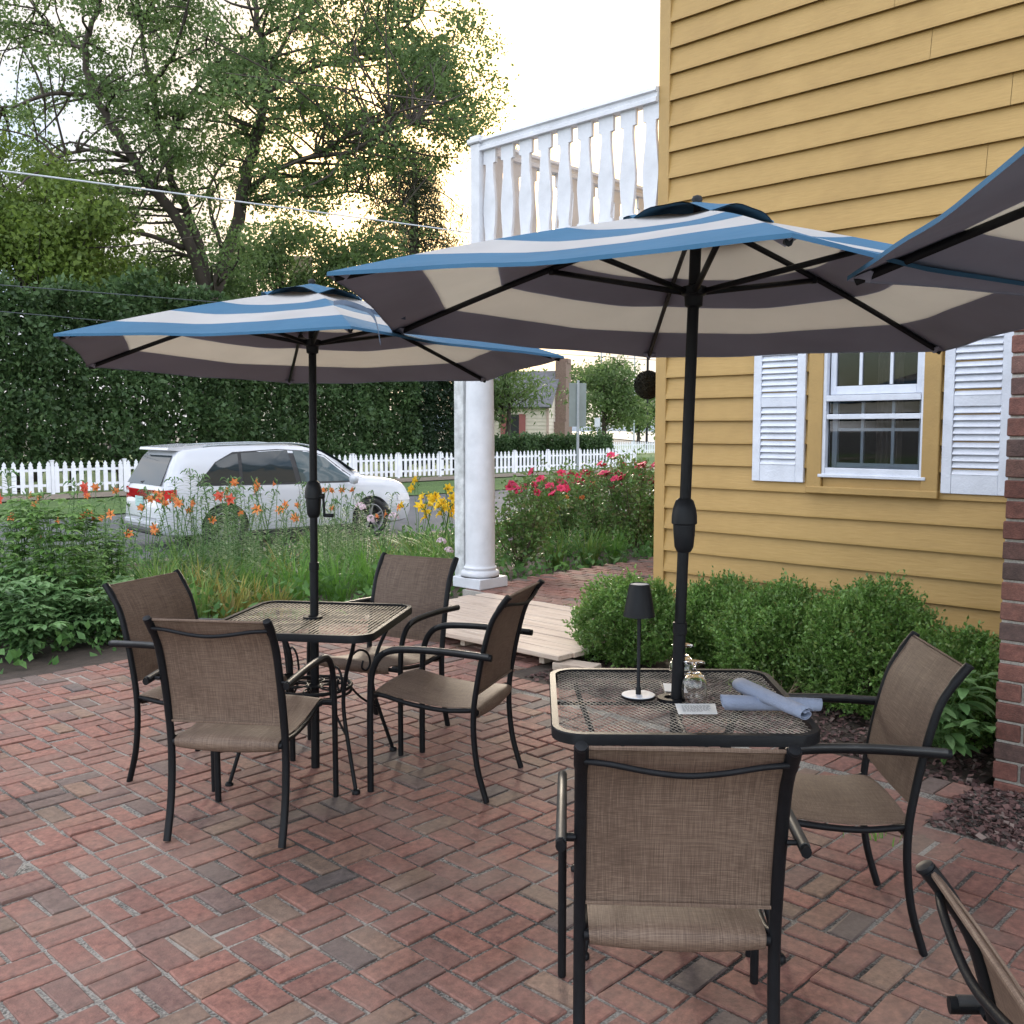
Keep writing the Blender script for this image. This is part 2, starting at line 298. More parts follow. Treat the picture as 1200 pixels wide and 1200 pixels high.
class MB:
    def __init__(s): s.v = []; s.f = []; s.mi = []; s.t = []; s.cur = 0; s.tone = 0.
    def add(s, vs, fs):
        b = len(s.v); s.v += [Vector(v) for v in vs]; s.t += [s.tone] * len(vs)
        for f in fs: s.f.append([b + i for i in f]); s.mi.append(s.cur)
        return s
    def box(s, c, d, rot=None, bev=0.):
        x, y, z = d[0] / 2, d[1] / 2, d[2] / 2; c = Vector(c)
        if bev <= 0:
            vs = [Vector((i, j, k)) for k in (-z, z) for j in (-y, y) for i in (-x, x)]
            fs = [(0, 2, 3, 1), (4, 5, 7, 6), (0, 1, 5, 4), (2, 6, 7, 3), (0, 4, 6, 2), (1, 3, 7, 5)]
        else:
            e = bev; vs = []; fs = []; ix = {}
            for i in (-1, 1):
                for j in (-1, 1):
                    for k in (-1, 1):
                        for ax in range(3):
                            p = [i * (x - e), j * (y - e), k * (z - e)]; p[ax] = (i * x, j * y, k * z)[ax]
                            ix[(i, j, k, ax)] = len(vs); vs.append(Vector(p))
            S = (-1, 1)
            for sg in S:
                for ax in range(3):
                    o = [a for a in range(3) if a != ax]; q = []
                    for (u, w) in ((-1, -1), (1, -1), (1, 1), (-1, 1)):
                        kk = [0, 0, 0]; kk[ax] = sg; kk[o[0]] = u; kk[o[1]] = w; q.append(ix[(*kk, ax)])
                    fs.append(q)
            for ax in range(3):
                o = [a for a in range(3) if a != ax]
                for u in S:
                    for w in S:
                        q = []
                        for (t, fa) in ((-1, o[0]), (1, o[0]), (1, o[1]), (-1, o[1])):
                            kk = [0, 0, 0]; kk[ax] = t; kk[o[0]] = u; kk[o[1]] = w; q.append(ix[(*kk, fa)])
                        fs.append(q)
            for i in S:
                for j in S:
                    for k in S: fs.append([ix[(i, j, k, a)] for a in range(3)])
            cen = Vector((0, 0, 0)); out = []
            for f in fs:
                a, b_, c_ = vs[f[0]], vs[f[1]], vs[f[2]]
                n = (b_ - a).cross(c_ - a); m = sum((vs[q] for q in f), Vector()) / len(f)
                out.append(f if n.dot(m) > 0 else f[::-1])
            fs = out
        if rot is not None: vs = [rot @ v for v in vs]
        return s.add([v + c for v in vs], fs)
    def tube(s, pts, r, n=8, cap=True, flat=1., up=None):
        P = [Vector(p) for p in pts]; m = len(P); rs = r if isinstance(r, (list, tuple)) else [r] * m
        t0 = (P[1] - P[0]).normalized()
        a = Vector(up) if up else (Vector((0, 0, 1)) if abs(t0.z) < .9 else Vector((1, 0, 0)))
        nx = (a - t0 * a.dot(t0)).normalized(); vs = []; fs = []
        for i in range(m):
            t = (P[min(i + 1, m - 1)] - P[max(i - 1, 0)])
            t = t.normalized() if t.length > 1e-9 else t0
            nx = (nx - t * nx.dot(t)); nx = nx.normalized() if nx.length > 1e-6 else t.orthogonal().normalized()
            ny = t.cross(nx)
            for k in range(n):
                an = 2 * math.pi * k / n; vs.append(P[i] + nx * (rs[i] * math.cos(an)) + ny * (rs[i] * flat * math.sin(an)))
        for i in range(m - 1):
            for k in range(n):
                fs.append((i * n + k, i * n + (k + 1) % n, (i + 1) * n + (k + 1) % n, (i + 1) * n + k))
        if cap: fs.append(tuple(range(n))[::-1]); fs.append(tuple((m - 1) * n + k for k in range(n)))
        return s.add(vs, fs)
    def lathe(s, prof, c=(0, 0, 0), n=20, cap=True):
        c = Vector(c); vs = []; fs = []
        for (r, z) in prof:
            for k in range(n):
                an = 2 * math.pi * k / n; vs.append(c + Vector((r * math.cos(an), r * math.sin(an), z)))
        for i in range(len(prof) - 1):
            for k in range(n): fs.append((i * n + k, i * n + (k + 1) % n, (i + 1) * n + (k + 1) % n, (i + 1) * n + k))
        if cap: fs.append(tuple(range(n))[::-1]); fs.append(tuple((len(prof) - 1) * n + k for k in range(n)))
        return s.add(vs, fs)
    def grid(s, rows, flip=False):
        n = len(rows[0]); vs = [p for r in rows for p in r]; fs = []
        for i in range(len(rows) - 1):
            for k in range(n - 1):
                q = (i * n + k, i * n + k + 1, (i + 1) * n + k + 1, (i + 1) * n + k); fs.append(q[::-1] if flip else q)
        return s.add(vs, fs)
    def prism(s, poly, fn, d0, d1):      # poly of 2D points, fn(x, y, d) -> 3D point
        n = len(poly); vs = [fn(x, y, d0) for x, y in poly] + [fn(x, y, d1) for x, y in poly]
        fs = [tuple(range(n))[::-1], tuple(range(n, 2 * n))] + [(i, (i + 1) % n, n + (i + 1) % n, n + i) for i in range(n)]
        return s.add(vs, fs)
    def build(s, name, mats, parent=None, smooth=False, loc=(0, 0, 0), rz=0., off=None, tone=False):
        vs = s.v if off is None else [v - Vector(off) for v in s.v]
        o = mesh_obj(name, vs, s.f, mats, parent, s.mi if isinstance(mats, (list, tuple)) else None, smooth, s.t if tone else None, loc, rz)
        return o
def autosmooth(o, ang=35):
    me = o.data; me.polygons.foreach_set('use_smooth', np.ones(len(me.polygons), dtype=bool))
    try: me.set_sharp_from_angle(angle=R(ang))
    except Exception: pass
    return o

# leaf quads in bulk: P (n,3) positions, L lengths, W widths, D direction bias
def leafmesh(name, P, L, W, mat, parent=None, bias=(0, 0, .2), fold=.18, spread=1., D=None):
    P = np.asarray(P, float); n = len(P)
    L = np.broadcast_to(np.asarray(L, float), (n,)); W = np.broadcast_to(np.asarray(W, float), (n,))
    d = rng.normal(size=(n, 3)) * spread + np.asarray(bias)
    if D is not None: d = d + D
    d /= np.linalg.norm(d, axis=1)[:, None] + 1e-9
    q = rng.normal(size=(n, 3)); s_ = np.cross(d, q); s_ /= np.linalg.norm(s_, axis=1)[:, None] + 1e-9
    nn = np.cross(s_, d)
    V = np.empty((n, 4, 3))
    V[:, 0] = P; V[:, 2] = P + d * L[:, None] - nn * (L * .1)[:, None]
    mid = P + d * (L * .45)[:, None] + nn * (W * fold)[:, None]
    V[:, 1] = mid + s_ * (W * .5)[:, None]; V[:, 3] = mid - s_ * (W * .5)[:, None]
    return quads(name, V, mat, parent)
def quads(name, V, mat, parent=None):
    n = len(V); me = bpy.data.meshes.new(name)
    me.vertices.add(n * 4); me.vertices.foreach_set('co', V.reshape(-1).astype(np.float32))
    me.loops.add(n * 4); me.loops.foreach_set('vertex_index', np.arange(n * 4, dtype=np.int32))
    me.polygons.add(n); me.polygons.foreach_set('loop_start', np.arange(0, n * 4, 4, dtype=np.int32))
    me.polygons.foreach_set('loop_total', np.full(n, 4, dtype=np.int32))
    me.materials.append(mat); me.update(calc_edges=True); me.validate()
    o = bpy.data.objects.new(name, me); col.objects.link(o); o.parent = parent; return o
def ribbon(mb, base, ang, length, width, lean, droop, segs=6, twist=0.):
    # one arching strap leaf
    d = Vector((math.cos(ang), math.sin(ang), 0)); side = Vector((-d.y, d.x, 0)); p = Vector(base); el = math.pi / 2 - lean; rows = []
    for i in range(segs + 1):
        t = i / segs; w = width * (.6 + .9 * t) * (1 - t ** 2.2) + .0006
        fold = Vector((0, 0, 1)) * 0
        rows.append([p + side * w * .5, p - side * w * .5])
        el -= droop / segs * (0.5 + t)
        p = p + (d * math.cos(el) + Vector((0, 0, math.sin(el)))) * (length / segs)
        side = (side + d * twist / segs).normalized()
    mb.grid(rows)

exec_parts = []
# ================================================================== SETTING
def gh(a):                              # terrain height across the street axis
    if a < 6.9: return -.06
    if a < 13.2: return -.06 + (a - 6.9) / 6.3 * (-.33 + .06)
    return -.35
g = MB(); As = [-600, -60, -12, 0, 4, 6.9, 8, 9.5, 11, 13.2, 13.25, 20, 30, 60, 150, 600, 2500]; Bs = [-900, -100, -30, -10, 0, 4, 8, 14, 30, 100, 300, 900, 2500]
g.grid([[Vector((b, a, gh(a))) for b in Bs] for a in As], True)
tag(g.build('ground', M['land'], rz=TH), kind='structure')
def sheet(name, mat, b0, b1, a0, a1, z, nb=2, na=2):
    m = MB(); m.grid([[Vector((b0 + (b1 - b0) * i / nb, a0 + (a1 - a0) * j / na, z if not callable(z) else z(a0 + (a1 - a0) * j / na))) for i in range(nb + 1)] for j in range(na + 1)], True)
    return tag(m.build(name, mat, rz=TH), kind='structure')
sheet('garden_soil', M['dirt'], -14, 30, 6.68, 13.0, lambda a: -.012 + (a - 6.68) / 6.25 * -.29, 4, 10)
sheet('road', M['road'], -60, 160, 13.3, 22.0, -.325)
sheet('lawn', M['lawn'], -60, 160, 22.0, 27.4, lambda a: -.30 + .03 * math.sin((a - 22) * .6), 40, 8)
sheet('sidewalk', M['sand'], -60, 160, 27.4, 29.5, -.27)
kb = MB(); kb.box((50, 13.15, -.28), (220, .3, .12)); tag(kb.build('kerb', M['sand'], rz=TH), kind='structure')
sheet('yard', M['lawn'], -60, 260, 29.6, 75, -.29)
w = MB(); w.grid([[Vector((20 + 900 * i, 118 + 700 * j, -.2)) for i in range(2)] for j in range(2)], True); tag(w.build('water', M['water']), kind='structure')
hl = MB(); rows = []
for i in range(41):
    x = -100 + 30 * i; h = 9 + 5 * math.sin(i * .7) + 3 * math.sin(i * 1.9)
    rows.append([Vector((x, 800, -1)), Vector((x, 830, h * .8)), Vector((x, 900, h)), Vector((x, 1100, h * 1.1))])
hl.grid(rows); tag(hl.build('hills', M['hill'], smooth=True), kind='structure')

# patio bricks: real bricks in basket weave
def brick_top(mb, cb, ca, lb, la, h=.06, z=0., c=.0035):
    z += rnd.gauss(0, .002); tx = rnd.gauss(0, .011); ty = rnd.gauss(0, .011); rz = rnd.gauss(0, .017)
    x = lb / 2 - abs(rnd.gauss(0, .0025)); y = la / 2 - abs(rnd.gauss(0, .0022)); cs, sn = math.cos(rz), math.sin(rz); vs = []
    for (q, zz) in ((0, -h), (0, -c), (c, 0)):
        for (i, j) in ((-1, -1), (1, -1), (1, 1), (-1, 1)):
            px = i * (x - q) + rnd.gauss(0, .0019); py = j * (y - q) + rnd.gauss(0, .0019)
            vs.append((cb + px * cs - py * sn, ca + px * sn + py * cs, z + zz + (px * tx + py * ty if zz > -h else 0)))
    fs = [(8, 9, 10, 11)] + [(k, (k + 1) % 4, 4 + (k + 1) % 4, 4 + k) for k in range(4)] + [(4 + k, 4 + (k + 1) % 4, 8 + (k + 1) % 4, 8 + k) for k in range(4)]
    mb.tone = rnd.random(); mb.add(vs, fs)
pb = MB(); MOD = .2
def in_patio(b, a):
    if a > 6.72: return False
    if a < 1.47 and b > 3.86: return False
    if b > 4.38 and a < 4.45: return False
    if b > 6.3: return False
    p = H(b, a); return p.y > .9 and abs(p.x) < .62 * p.y + .9
nb = int(11 / MOD)
for i in range(-32, 36):
    for j in range(-19, 38):
        cb = i * MOD; ca = j * MOD
        if not in_patio(cb, ca): continue
        q = MOD / 4; s_ = .089; l_ = .188
        if (i + j) % 2 == 0:
            for k in (-1, 1): brick_top(pb, cb, ca + k * q * (1.03), l_, s_)
        else:
            for k in (-1, 1): brick_top(pb, cb + k * q * (1.03), ca, s_, l_)
# soldier course along the mulch beds
x = 1.55
while x < 4.4: brick_top(pb, 4.47 , x, .2, .095, z=.001); x += .105
x = .2
while x < 1.5: brick_top(pb, 3.925, x, .12, .2, z=.001); x += .208
tag(pb.build('patio', M['paver'], rz=TH, tone=True), kind='structure')
jm = MB()
jm.add([(-7, -5, -.007), (4.57, -5, -.007), (4.57, 4.5, -.007), (6.4, 4.5, -.007), (6.4, 6.68, -.007), (-7, 6.68, -.007)], [(0, 1, 2, 3, 4, 5)])
tag(jm.build('patio_joints', M['joint'], rz=TH), kind='structure')
# porch floor
pf = MB(); row = 0; b = 6.42
while b < 13.5:
    a = 4.7 + (row % 2) * .1
    while a < 6.75:
        brick_top(pf, b, a + .1, .096, .198, z=.1); a += .209
    b += .106; row += 1
tag(pf.build('porch_floor', M['paver'], rz=TH, tone=True), kind='structure')
pj = MB(); pj.box((9.95, 5.72, .02), (7.2, 2.15, .145)); tag(pj.build('porch_base', M['mortar'], rz=TH), kind='structure')
# mulch beds: soil and chips
bd = MB(); bd.box((5.55, 3.0, -.02), (2.1, 3.0, .03)); bd.box((4.32, .65, -.028), (.62, 1.66, .03))
tag(bd.build('bed_soil', M['dirt'], rz=TH), kind='structure')
def chips(name, n, fn, smin, smax):
    V = np.empty((n, 4, 3))
    for i in range(n):
        b, a = fn(); s1 = rnd.uniform(smin, smax); s2 = s1 * rnd.uniform(.35, .8); an = rnd.uniform(0, 6.28)
        c = Vector((b, a, rnd.uniform(-.002, .014))); n_ = Vector((rnd.gauss(0, .45), rnd.gauss(0, .45), 1)).normalized()
        d = Vector((math.cos(an), math.sin(an), 0)); d = (d - n_ * d.dot(n_)).normalized(); s_ = n_.cross(d)
        for k, (x, y) in enumerate(((-1, -.6), (.7, -1), (1, .8), (-.6, 1))):
            V[i, k] = c + d * x * s1 / 2 + s_ * y * s2 / 2
    o = quads(name, V, M['chip']); o.rotation_euler = (0, 0, TH); return tag(o, 'reddish brown mulch chips spread in the beds beside the house', 'mulch', kind='stuff')
chips('mulch', 9000, lambda: (rnd.uniform(4.0, 4.62), rnd.uniform(.0, 1.5)) if rnd.random() < .45 else (rnd.triangular(4.56, 6.2, 4.6), rnd.uniform(1.5, 4.35)), .014, .04)

# ================================================================== HOUSE
WB, WA = 6.6, 4.73                       # wall plane and its street corner
house = thing('house', 'ochre yellow clapboard house with white shuttered window, brick end and balcony porch', 'house', H(WB, WA), TH)
OFF = (WB, WA, 0)
def hb(mb, name, mats, parent=None, smooth=False, tone=False): return mb.build(name, mats, parent or house, smooth, off=OFF, tone=tone)
# clapboards
WIN = (2.163, 2.953)                       # window opening along a: set below from the photograph
def wall_a(px):                            # where the sight line of a pixel column meets the wall
    u = (px - 600) / 1150 / math.cos(PITCH) if False else (px - 600) / 1150
    # u = x / depth, depth about y near the horizon
    k = u * 1.0
    return (WB * E2.x - k * WB * E2.y) / (k * E1.y - E1.x)
aL0, aL1 = wall_a(885), wall_a(945); aT0, aT1 = wall_a(950), wall_a(1103); aF0, aF1 = wall_a(964), wall_a(1088)
aR0, aR1 = wall_a(1106), wall_a(1106) - (aL0 - aL1)
def wall_z(px, py):
    a = wall_a(px); p = H(WB, a); d = ray(px, py); return CAM_Z + d.z / d.y * p.y
ZB = wall_z(1050, 575); ZS = wall_z(1030, 558); ZM = wall_z(1025, 466); ZM2 = wall_z(1025, 488); ZT = 2.62
sd = MB(); z = .12; k = 0
while z < 7.2:
    e = .174 if z < 2.2 else .198
    spans = [(-.8, WA - .1)]
    if z + e > ZB - .02 and z < ZT + .06: spans = [(-.8, aT1), (aT0, WA - .1)]
    cut = []
    for (a0, a1) in spans:
        q = [a0] + sorted(v for v in (rnd.uniform(-.5, 4.6) for _ in range(1 if k % 2 else 0)) if a0 + .3 < v < a1 - .3) + [a1]
        cut += [(q[t] + (.0015 if t else 0), q[t + 1] - (.0015 if t + 2 < len(q) else 0)) for t in range(len(q) - 1)]
    for (a0, a1) in cut:
        n = max(2, int((a1 - a0) / .3)); r0 = []; r1 = []; r2 = []; r3 = []
        for i in range(n + 1):
            a = a0 + (a1 - a0) * i / n; w_ = .0028 * math.sin(a * 1.1 + k * 2.3) + rnd.gauss(0, .0006)
            r3.append(Vector((WB + .006, a, z + .016 + w_))); r0.append(Vector((WB - .034, a, z + w_))); r1.append(Vector((WB - .033, a, z + .016 + w_)))
            r2.append(Vector((WB - .002, a, z + e + .012 + w_)))
        sd.grid([r3, r0, r1, r2])
    z += e; k += 1
hb(sd, 'siding', M['siding'])
bdy = MB()
T_ = .12
bdy.box((WB + .03 + T_ / 2, (aT1 - .8) / 2, 3.6), (T_, aT1 + .8, 7.2)); bdy.box((WB + .03 + T_ / 2, (aT0 + WA - .02) / 2, 3.6), (T_, WA - .02 - aT0, 7.2))
bdy.box((WB + .03 + T_ / 2, (aT0 + aT1) / 2, ZB / 2), (T_, aT0 - aT1 - .004, ZB)); bdy.box((WB + .03 + T_ / 2, (aT0 + aT1) / 2, (ZT + 7.2) / 2), (T_, aT0 - aT1 - .004, 7.2 - ZT))
bdy.box((WB + .16 + 4, WA - .09, 3.6), (8., .12, 7.2)); bdy.box((WB + 8.1, (WA - .8) / 2, 3.6), (.12, WA + .5, 7.2)); bdy.box((WB + 4, -.75, 3.6), (8, .1, 7.2))
hb(bdy, 'wall', M['gold'])
cb_ = MB(); cb_.box((WB - .008, WA - .05, 3.62), (.056, .1, 7.1), bev=.003); hb(cb_, 'corner_board', M['gold'])
rf = MB()
rf.prism([(WB - .4, 7.1), (WB + 4.1, 9.6), (WB + 8.5, 7.1)], lambda x, y, d: Vector((x, d, y)), -1.2, WA + .4); hb(rf, 'roof', M['roof'])
# window
win = MB(); wc = (aT0 + aT1) / 2; tw = .085
win.box((WB - .02, aT0 - .055, (ZB + ZT) / 2), (.09, .11, ZT - ZB), bev=.004); win.box((WB - .02, aT1 + .055, (ZB + ZT) / 2), (.08, .11, ZT - ZB), bev=.004)
win.box((WB - .02, wc, ZT + .05), (.064, aT0 - aT1, .1), bev=.004)
win.box((WB - .028, wc, ZB - .014), (.085, aT0 - aT1 + .01, .05), bev=.005)
win.box((WB - .012, wc, (ZB + ZS) / 2 - .004), (.05, aT0 - aT1 - .225, ZS - ZB - .03))
wo = hb(win, 'window', M['gold'])
def part(mb, name, mat, parent, smooth=False):      # child of a house part: same frame
    return mb.build(name, mat, parent, smooth, off=OFF)
fr = MB(); f0, f1 = aF0, aF1; X = WB - .03
fr.box((X, f0 - .02, (ZS + ZT) / 2), (.05, .042, ZT - ZS), bev=.003); fr.box((X, f1 + .02, (ZS + ZT) / 2), (.05, .042, ZT - ZS), bev=.003)
fr.box((X, (f0 + f1) / 2, ZS + .025), (.046, f0 - f1 - .085, .05), bev=.003); fr.box((X, (f0 + f1) / 2, ZT - .02), (.046, f0 - f1 - .085, .04), bev=.003)
fr.box((X - .004, (f0 + f1) / 2, ZM), (.05, f0 - f1 - .085, .042), bev=.003)
fr.box((X + .002, (f0 + f1) / 2, ZM2), (.044, f0 - f1 - .085, .036), bev=.003)
fr.box((X - .002, (f0 + f1) / 2, ZS - .006), (.075, f0 - f1 + .01, .022), bev=.003)
part(fr, 'frame', M['shutter'], wo)
us = MB(); i0, i1 = f0 - .05, f1 + .05
us.box((X + .03, i0 - .02, (ZM + ZT) / 2), (.03, .04, ZT - ZM - .05), bev=.003); us.box((X + .03, i1 + .02, (ZM + ZT) / 2), (.03, .04, ZT - ZM - .05), bev=.003)
us.box((X + .03, (i0 + i1) / 2, ZM + .055), (.028, i0 - i1 - .08, .06), bev=.003)
for k in (1, 2): us.box((X + .032, i1 + (i0 - i1) * k / 3, (ZM + ZT) / 2 + .04), (.022, .02, ZT - ZM - .1))
us.box((X + .033, (i0 + i1) / 2, ZM + .4), (.018, i0 - i1 - .08, .02))
part(us, 'upper_sash', M['shutter'], wo)
lsash = MB()
lsash.box((X + .08, i0 - .018, (ZM + ZS) / 2), (.03, .036, ZM - ZS - .02)); lsash.box((X + .08, i1 + .018, (ZM + ZS) / 2), (.03, .036, ZM - ZS - .02))
lsash.box((X + .08, (i0 + i1) / 2, ZS + .065), (.028, i0 - i1 - .075, .04))
for k in (1, 2): lsash.box((X + .082, i1 + (i0 - i1) * k / 3, (ZM + ZS) / 2 + .03), (.02, .02, ZM - ZS - .11))
lsash.box((X + .083, (i0 + i1) / 2, ZM2 - .09), (.016, i0 - i1 - .075, .02))
part(lsash, 'lower_sash', M['shutter'], wo)
pn = MB(); pn.box((X + .034, (i0 + i1) / 2, (ZM + ZT) / 2), (.005, i0 - i1 - .07, ZT - ZM - .1)); pn.box((X + .012, (i0 + i1) / 2, (ZM2 + ZS) / 2), (.005, i0 - i1 - .01, ZM2 - ZS - .06)); pn.box((X + .012, (i0 + i1) / 2, (ZM2 + ZM) / 2), (.005, i0 - i1 - .01, ZM - ZM2 - .05))
part(pn, 'pane', M['winglass'], wo)
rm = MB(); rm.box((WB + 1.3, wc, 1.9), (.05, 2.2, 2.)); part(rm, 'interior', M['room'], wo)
ct = MB(); rows = []
for i in range(25):
    a = i1 + (i0 - i1) * (.36 + .28 * i / 24); rows.append([Vector((WB + .24 + .025 * math.sin(i * 1.3), a, zz)) for zz in (ZS - .1, ZT)])
ct.grid(rows); part(ct, 'curtain', M['curtain'], wo, True)
def shutter(a0, a1, zb, zt):
    m = MB(); c = (a0 + a1) / 2; w_ = a0 - a1; X = WB - .035; st = w_ * .155
    m.box((X, a0 - st / 2, (zb + zt) / 2), (.03, st, zt - zb), bev=.003); m.box((X, a1 + st / 2, (zb + zt) / 2), (.03, st, zt - zb), bev=.003)
    zm = (zb + zt) / 2 - .12
    for (zz, hh) in ((zb + .062, .124), (zm, .07), (zt - .04, .08)): m.box((X + .001, c, zz), (.027, w_ - 2 * st - .002, hh), bev=.002)
    s = m.build('shutter', M['shutter'], house, off=OFF)
    l = MB(); rot = Matrix.Rotation(R(32), 3, 'Y')
    for (z0, z1) in ((zb + .124, zm - .035), (zm + .035, zt - .08)):
        n = round((z1 - z0) / .045); st_ = (z1 - z0) / n
        for k in range(n): l.box((X + .002, c, z0 + (k + .5) * st_ + rnd.gauss(0, .0012)), (.009, w_ - 2 * st - .004, st_ * 1.22), rot)
    l.build('louvres', M['shutter'], s, off=OFF)
shutter(aL0, aL1, wall_z(915, 564), ZT + .02); shutter(aR0, aR1, wall_z(1140, 579), ZT + .02)
# brick wing (near end), real bricks on its visible face
BB, BA = 4.62, 1.44
bw = MB(); bw.box((BB + .009 + 2, BA - .006 - 2.5, 1.27), (4, 5., 2.6)); bw.box((BB + 1.98, BA - 2.49, 2.61), (4.06, 5.04, .07), bev=.008)
wing = hb(bw, 'brick_wing', M['mortar'])
bk = MB(); z = -.04; k = 0
while z < 2.5:
    a = BA + rnd.gauss(0, .003); j = 0
    while a > -.5:
        L = .215 if (j + k) % 2 == 0 else .105
        if k % 2 == 1 and j == 0: L = .105
        elif k % 2 == 0 and j == 0: L = .215
        h = .078 + rnd.gauss(0, .0012); bk.tone = rnd.random()
        bk.box((BB + .045 + rnd.gauss(0, .0016), a - L / 2, z + h / 2), (.1, L - abs(rnd.gauss(0, .002)), h), Matrix.Rotation(rnd.gauss(0, .008), 3, 'X'), bev=.005)
        a -= L + .012; j += 1
    z += .0905; k += 1
bk.build('brick_face', M['wallbrick'], wing, off=OFF, tone=True)
# porch: columns, beam, balcony
CB, CA = 6.58, 6.79
def column(b, a):
    m = MB(); z0 = .1
    m.box((b, a, z0 + .05), (.38, .38, .1), bev=.006)
    prof = [(.188, .1)] + [(.165 + .023 * math.cos(t), .13 + .03 * math.sin(t)) for t in np.linspace(-math.pi / 2, math.pi / 2, 9)] + [(.152, .163), (.15, .175)] + [(.15 + .012 * math.cos(t), .187 + .012 * math.sin(t)) for t in np.linspace(-math.pi / 2, math.pi / 2, 7)] + [(.146, .205), (.143, .23), (.143, .9), (.14, 1.4), (.132, 1.95), (.124, 2.4), (.124, 2.44), (.14, 2.45), (.14, 2.48), (.125, 2.49), (.128, 2.53), (.16, 2.56)]
    m.lathe([(r, z0 + zz) for r, zz in prof], (b, a, 0), 40)
    m.box((b, a, z0 + 2.6), (.34, .34, .08), bev=.004)
    o = m.build('column', M['white'], house, off=OFF); autosmooth(o, 40); return o
column(CB, CA); column(CB + 3.75, CA)
pl = MB(); pl.box((CB + .0, CA + .23, 1.42), (.13, .13, 2.64), bev=.004); hb(pl, 'pilaster', plain('peeling grey white paint', (.52, .53, .53), .8, 0, .4, 9, .5, 40))
be = MB(); be.box((CB + 4.2, CA + .05, 2.88), (8.75, .34, .28), bev=.005); be.box((CB + .05, (CA + WA) / 2 - .1, 2.88), (.25, CA - WA - .06, .276), bev=.005)
be.box((CB + 4.2, (CA + WA) / 2 + .02, 3.06), (8.9, CA - WA + .34, .08), bev=.005)
hb(be, 'porch_roof', M['white'])
bal = thing('balcony', None, None); bal.parent = house; bal.location = (0, 0, 0)
for k in ('label', 'category'):
    if k in bal: del bal[k]
def rail_profile(mb, p0, p1):
    d = (p1 - p0).normalized(); s_ = Vector((-d.y, d.x, 0)); sec = [(-.055, .0), (-.055, .03), (-.035, .045), (-.035, .075), (-.06, .085), (-.05, .115), (0, .125), (.05, .115), (.06, .085), (.035, .075), (.035, .045), (.055, .03), (.055, 0)]
    rows = [[p + s_ * x + Vector((0, 0, y)) for x, y in sec] for p in (p0, p1)]
    n = len(sec); vs = rows[0] + rows[1]; mb.add(vs, [(i, (i + 1) % n, n + (i + 1) % n, n + i) for i in range(n)] + [tuple(range(n))[::-1], tuple(range(n, 2 * n))])
ZR = 4.2; ZD = 3.1
tr = MB(); rail_profile(tr, Vector((CB, CA - .06, ZR)), Vector((CB, WA + .002, ZR))); tr.build('handrail', M['white'], bal, off=OFF)
tr = MB(); rail_profile(tr, Vector((CB + .06, CA, ZR)), Vector((CB + 8.5, CA, ZR))); tr.build('handrail', M['white'], bal, off=OFF)
tr = MB(); tr.box((CB, (CA + WA) / 2 - .02, ZD + .12), (.06, CA - WA - .12, .07), bev=.004); tr.build('bottom_rail', M['white'], bal, off=OFF)
tr = MB(); tr.box((CB + 4.3, CA, ZD + .12), (8.4, .06, .07), bev=.004); tr.build('bottom_rail', M['white'], bal, off=OFF)
def bpost(b, a):
    m = MB(); m.box((b, a, (ZD + ZR + .07) / 2), (.12, .12, ZR + .07 - ZD), bev=.004); m.box((b, a, ZR + .095), (.17, .17, .045), bev=.008); m.box((b, a, ZR + .13), (.13, .13, .03), bev=.008)
    m.build('post', M['white'], bal, off=OFF)
bpost(CB, CA); bpost(CB + 3.75, CA)
zt = ZR; zb = ZD + .155; hh = zt - zb
half = [(.078, 0), (.078, .12), (.058, .125), (.056, .17), (.068, .27), (.078, .4), (.078, .47), (.068, .57), (.054, .7), (.047, .8), (.05, .865), (.078, .87), (.078, 1.)]
half = [(w_, t) for w_, t in half]
poly = [(w_, zb + t * hh) for w_, t in half] + [(-w_, zb + t * hh) for w_, t in half[::-1]]
def baluster_mesh(axis):
    m = MB(); n = len(poly)
    fn = (lambda x, y, d: Vector((d, x, y))) if axis == 'a' else (lambda x, y, d: Vector((x, d, y)))
    # split into convex quads between left and right profiles
    h = len(half)
    for d in (-.016, .016): pass
    vs = []; 
    for d in (-.016, .016):
        for (w_, t) in half: vs += [fn(-w_, zb + t * hh, d), fn(w_, zb + t * hh, d)]
    fs = []
    for i in range(h - 1):
        q = (2 * i, 2 * i + 1, 2 * i + 3, 2 * i + 2); fs.append(q); fs.append(tuple(2 * h + j for j in q[::-1]))
        for sd_ in (0, 1): fs.append((2 * i + sd_, 2 * i + 2 + sd_, 2 * h + 2 * i + 2 + sd_, 2 * h + 2 * i + sd_))
    m.add(vs, fs); return m
ba_ = baluster_mesh('a').build('baluster', M['white'], bal, off=OFF)
ba0 = ba_.location.copy()
step = (CA - WA) / 9
for i in range(9):
    o = ba_ if i == 0 else ba_.copy()
    if i: col.objects.link(o)
    o.location = (CB - 0, 0, 0); o.location = Vector((CB, CA - step * (i + .75) + .02, 0))
bb_ = baluster_mesh('b').build('baluster', M['white'], bal, off=OFF)
for i in range(14):
    o = bb_ if i == 0 else bb_.copy()
    if i: col.objects.link(o)
    o.location = Vector((CB + .25 + step * i, CA, 0))
